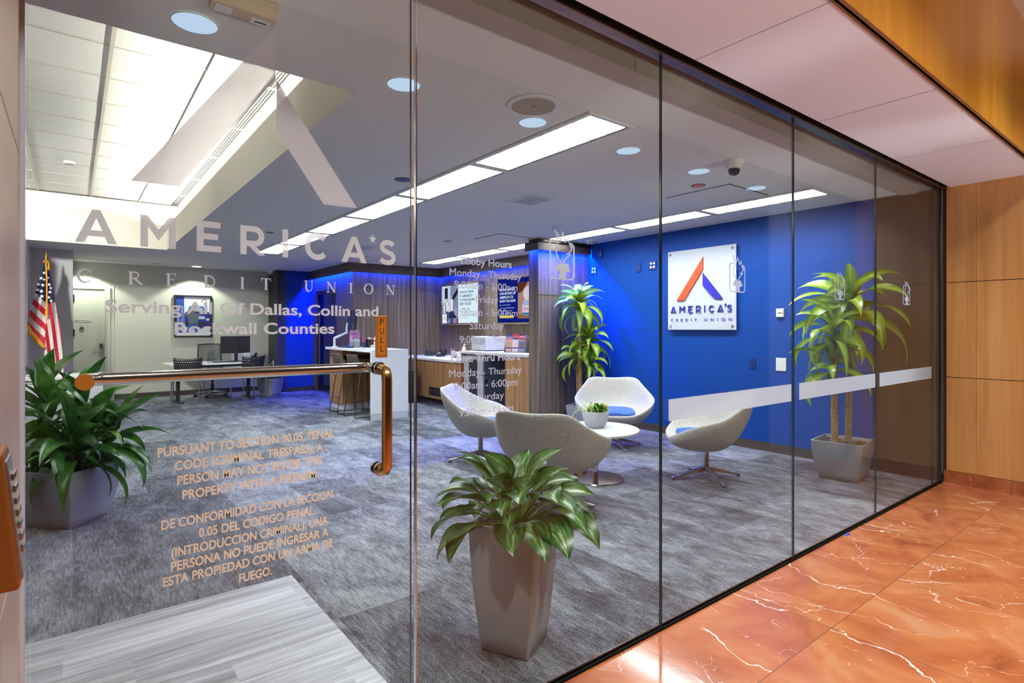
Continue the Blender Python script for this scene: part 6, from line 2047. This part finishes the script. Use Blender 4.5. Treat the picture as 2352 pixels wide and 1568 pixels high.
def guest_chair(label, loc, rz):
    """front faces +Y (to the desk)"""
    t = thing('guest_chair', label, 'chair', loc, rz, 'black perforated guest chairs at the rear desk')
    v = []; uv = []; f = []
    nx, nz = 10, 6
    for j in range(nz + 1):
        u = j / nz
        z = 0.50 + 0.36 * u
        for i in range(nx + 1):
            s_ = i / nx * 2 - 1
            hw = 0.205 + 0.03 * u
            dip = (0.03 * (1 - s_ * s_) if j == nz else 0.015 * (1 - s_ * s_) * u)
            v.append((s_ * hw, -0.20 - 0.06 * u + 0.06 * s_ * s_, z - dip)); uv.append((i / nx, u))
    for j in range(nz):
        for i in range(nx):
            a = j * (nx + 1) + i
            f.append((a, a + 1, a + nx + 2, a + nx + 1))
    MB().add(v, f, 0, uv).build('backrest', MAT_PERF, t, smooth=180, solid=0.008)
    v = []; f = []
    prof = [(-0.21, 0.475), (-0.18, 0.455), (0.0, 0.445), (0.16, 0.455), (0.22, 0.435), (0.235, 0.41)]
    for y, z in prof:
        for s_ in (-1, -0.5, 0, 0.5, 1): v.append((s_ * 0.22, y, z + 0.012 * s_ * s_))
    for i in range(5):
        for k in range(4):
            a = i * 5 + k
            f.append((a, a + 1, a + 6, a + 5))
    MB().add(v, f).build('seat', MAT_BLACKPL, t, smooth=180, solid=0.02)
    for sx in (-1, 1):
        MB().tube([(sx * 0.245, -0.29, 0.0), (sx * 0.235, -0.235, 0.42), (sx * 0.222, -0.22, 0.60)], 0.013, 10).build('leg', MAT_CHROME, t, smooth=50)
        MB().tube([(sx * 0.235, 0.23, 0.0), (sx * 0.225, 0.19, 0.43), (sx * 0.225, -0.20, 0.43)], 0.013, 10).build('leg', MAT_CHROME, t, smooth=50)
    return t


g0 = guest_chair('', (0, 0, 0), 0)
relabel(g0, 'black perforated guest chair squarely before the rear desk', (1.655, 10.22, 0), R(-2))
relabel(copy_tree(g0), 'black guest chair turned at an angle before the monitor desk', (2.70, 10.19, 0), R(16))

# mesh task chair behind the desk
t = thing('task_chair', 'grey mesh-back task chair on castors behind the rear desk', 'office chair', (2.24, 11.15, 0), R(8))
v = []; f = []
for j in range(6):
    for i in range(7):
        s_ = i / 3 - 1; u = j / 5
        v.append((s_ * (0.235 - 0.03 * u), 0.22 + 0.04 * u - 0.07 * s_ * s_, 0.56 + 0.50 * u))
for j in range(5):
    for i in range(6):
        a = j * 7 + i
        f.append((a, a + 1, a + 8, a + 7))
k_ = NT('grey_mesh')
k_.p.inputs['Base Color'].default_value = (0.10, 0.11, 0.11, 1)
tr_ = k_.n('ShaderNodeBsdfTransparent')
mx_ = k_.n('ShaderNodeMixShader', {0: 0.35, 1: k_.p.outputs[0], 2: tr_.outputs[0]})
k_.t.links.new(mx_.outputs[0], k_.out.inputs['Surface'])
MB().add(v, f).build('mesh_back', k_.m, t, smooth=180)
m = MB()
e = [(-0.235, 0.15, 0.56), (-0.22, 0.17, 0.8), (-0.205, 0.19, 1.06), (0, 0.262, 1.065), (0.205, 0.19, 1.06), (0.22, 0.17, 0.8), (0.235, 0.15, 0.56)]
m.tube(e, 0.013, 8)
m.tube([(0, 0.25, 0.75), (0, 0.24, 0.55), (0, 0.05, 0.44)], 0.02, 8)
m.build('back_frame', MAT_BLACKPL, t, smooth=60)
MB().box(-0.24, 0.24, -0.25, 0.22, 0.445, 0.50).build('seat', MAT_CHARCOAL, t, smooth=0, bevel=0.025, bseg=3)
MB().lathe([(0.032, 0.09), (0.032, 0.25), (0.02, 0.26), (0.02, 0.445)], n=16).build('gas_lift', MAT_BLACKPL, t, smooth=40)
bs = MB()
for k in range(5):
    a = 2 * PI * k / 5 + 0.3
    bs.tube([(0, 0, 0.11), (0.15 * math.cos(a), 0.15 * math.sin(a), 0.10), (0.30 * math.cos(a), 0.30 * math.sin(a), 0.075)], [0.026, 0.02, 0.014], 8)
bs.build('star_base', MAT_CHROME, t, smooth=60)
for k in range(5):
    a = 2 * PI * k / 5 + 0.3
    x, y = 0.30 * math.cos(a), 0.30 * math.sin(a)
    MB().tube([(x - 0.022 * math.sin(a), y + 0.022 * math.cos(a), 0.031), (x + 0.022 * math.sin(a), y - 0.022 * math.cos(a), 0.031)], 0.03, 14).build('castor', MAT_BLACKPL, t, smooth=40)
t = thing('floor_cable', 'red cable lying on the carpet under the rear desk', 'cable', (2.4, 11.0, 0))
MB().tube([(-0.35, 0.55, 0.22), (-0.2, 0.50, 0.02), (0.0, 0.30, 0.006), (0.25, 0.10, 0.006), (0.45, 0.15, 0.006), (0.6, 0.0, 0.006)], 0.005, 6).build('cord', MAT_RED, t, smooth=60)
t = thing('wall_outlet', 'small pale outlet with a plug low on the charcoal wall', 'wall outlet', (3.491, 11.40, 0.62), RWALL)
MB().box(-0.035, 0.035, -0.008, 0, -0.055, 0.055).build('plate', MAT_OFFWHITE, t, smooth=0, bevel=0.002)
MB().tube([(0, -0.008, 0.01), (0, -0.05, 0.0), (-0.02, -0.12, -0.12), (-0.02, -0.05, -0.4)], 0.006, 6).build('cord', MAT_OFFWHITE, t, smooth=60)

# white desk with a slab top before the flag
t = thing('white_credenza', 'white slab-top desk half hidden by the bushy dracaena', 'desk', (-0.09, 8.25, 0))
MB().box(-0.42, 0.43, -0.33, 0.33, 0.705, 0.745).build('slab_top', MAT_WHITE, t, smooth=0, bevel=0.003)
MB().box(-0.41, 0.42, -0.32, 0.32, 0.0, 0.68).build('body', MAT_WHITE, t, smooth=0, bevel=0.003)
MB().box(-0.40, 0.41, -0.30, 0.30, 0.68, 0.704).build('shadow_gap', MAT_SATIN, t, smooth=0)

# ------------------------------------------------------------------ flag on a floor pole
fx, fy = -0.31, 9.25
t = thing('flag_stand', 'American flag with gold fringe hanging from a floor pole', 'flag', (fx, fy, 0))
MB().lathe([(0, 0), (0.15, 0), (0.15, 0.02), (0.05, 0.06), (0.025, 0.12), (0, 0.12)], n=28).build('base', mat('flag_brass', srgb(176, 130, 50), 0.3, 0.9), t, smooth=50)
MB().tube([(0, 0, 0.06), (0, 0, 2.33)], 0.0125, 12).build('pole', mat('dark_pole', srgb(70, 44, 28), 0.4), t, smooth=50)
MB().lathe([(0.014, 2.33), (0.018, 2.36), (0.012, 2.38), (0.020, 2.42), (0.012, 2.48), (0, 2.545)], n=14).build('finial', mat('flag_brass'), t, smooth=60)


def flag_cloth():
    # two hanging folds described by their own edges; stripe number is worked out from the place in the cloth
    m = MB()
    nu, nv = 56, 190
    def fold(edge_a, edge_b, depth, stripe, canton):
        A = [Vector(p) for p in edge_a]; B = [Vector(p) for p in edge_b]
        def at(E, t):
            k = min(len(E) - 2, int(t * (len(E) - 1))); q = t * (len(E) - 1) - k
            return E[k] * (1 - q) + E[k + 1] * q
        v = []
        for j in range(nv + 1):
            t_ = j / nv
            a, b = at(A, t_), at(B, t_)
            for i in range(nu + 1):
                u = i / nu
                p = a * (1 - u) + b * u
                y = -0.02 - depth * math.sin(PI * u) - 0.018 * math.sin(u * 9 + t_ * 5)
                v.append((p.x, y, p.y))
        f0 = []
        for j in range(nv):
            for i in range(nu):
                a = j * (nu + 1) + i
                f0.append(((a, a + nu + 1, a + nu + 2, a + 1), (i + 0.5) / nu, (j + 0.5) / nv))
        base = len(m.v)
        m.v += v; m.uv += [(0, 0)] * len(v)
        for q, u, t_ in f0:
            cx0 = sum(v[k][0] for k in q) / 4; cz0 = sum(v[k][2] for k in q) / 4
            m.f.append(tuple(k + base for k in q))
            if canton(cx0, cz0): m.m.append(2)
            else: m.m.append(0 if int(math.floor(stripe(cx0, cz0))) % 2 == 0 else 1)
    # fold on the observer's left: stripes fall to the right
    fold([(-0.025, 2.36), (-0.075, 2.10), (-0.125, 1.90), (-0.19, 1.62), (-0.215, 1.42)], [(0.0, 2.36), (0.0, 2.1), (0.0, 1.85), (0.0, 1.45), (-0.02, 1.12)], 0.06,
         lambda x, z: ((1.765 - 1.2 * x) - z) / 0.107 + 101, lambda x, z: z > 1.765 - 1.1 * x)
    # fold on the right: stripes run down steeply
    fold([(0.0, 2.36), (0.0, 2.1), (0.005, 1.75), (-0.02, 1.2), (-0.02, 0.78)], [(0.03, 2.34), (0.075, 2.05), (0.10, 1.80), (0.17, 1.35), (0.205, 0.72)], 0.05,
         lambda x, z: (x - 0.11 * (1.8 - z)) / 0.043 + 101.6, lambda x, z: z > 1.74 + 0.4 * x)
    return m


fm = flag_cloth()
fm.build('cloth', [MAT_RED, MAT_OFFWHITE, MAT_NAVY], t, smooth=180)
sm = MB()
for (x, z, r_) in ((-0.02, 2.20, 0.024), (-0.055, 2.12, 0.026), (-0.02, 2.10, 0.02), (-0.09, 2.03, 0.028), (-0.035, 2.02, 0.028), (0.035, 2.03, 0.028), (-0.10, 1.95, 0.03), (-0.05, 1.93, 0.03),
                    (0.045, 1.92, 0.028), (-0.11, 2.0 - 0.13, 0.03) , (-0.045, 1.985 - 0.13, 0.03), (0.03, 1.84, 0.028), (0.06, 1.79, 0.024), (0.02, 2.13, 0.022), (0.055, 1.98, 0.022)):
    q = []
    for k in range(10):
        rr = r_ if k % 2 == 0 else r_ * 0.4
        q.append((x + rr * math.sin(PI * k / 5), z + rr * math.cos(PI * k / 5)))
    for k in range(10): sm.flat([q[k], (x, z), q[(k + 1) % 10]][::-1], -0.105)
sm.build('star', MAT_WHITEPL, t, smooth=0)
fr = MB()
fr.tube([(-0.215, -0.05, 1.42), (-0.17, -0.08, 1.32), (-0.10, -0.08, 1.21), (-0.02, -0.05, 1.10)], [0.03, 0.035, 0.035, 0.02], 8)
fr.build('fringe', MAT_GOLD, t, smooth=60)
cd = MB()
cd.tube([(0.0, -0.11, 2.36), (0.01, -0.115, 2.1), (0.012, -0.115, 1.8), (0.008, -0.115, 1.66)], 0.011, 8)
cd.tube([(0.008, -0.115, 1.68), (0.008, -0.115, 1.56)], [0.014, 0.022], 10)
cd.tube([(-0.02, -0.03, 2.37), (0.0, -0.08, 2.40), (0.025, -0.03, 2.36), (0.03, -0.10, 2.25)], 0.018, 8)
cd.build('tassel_cord', MAT_GOLD, t, smooth=60)
#@@NEXT
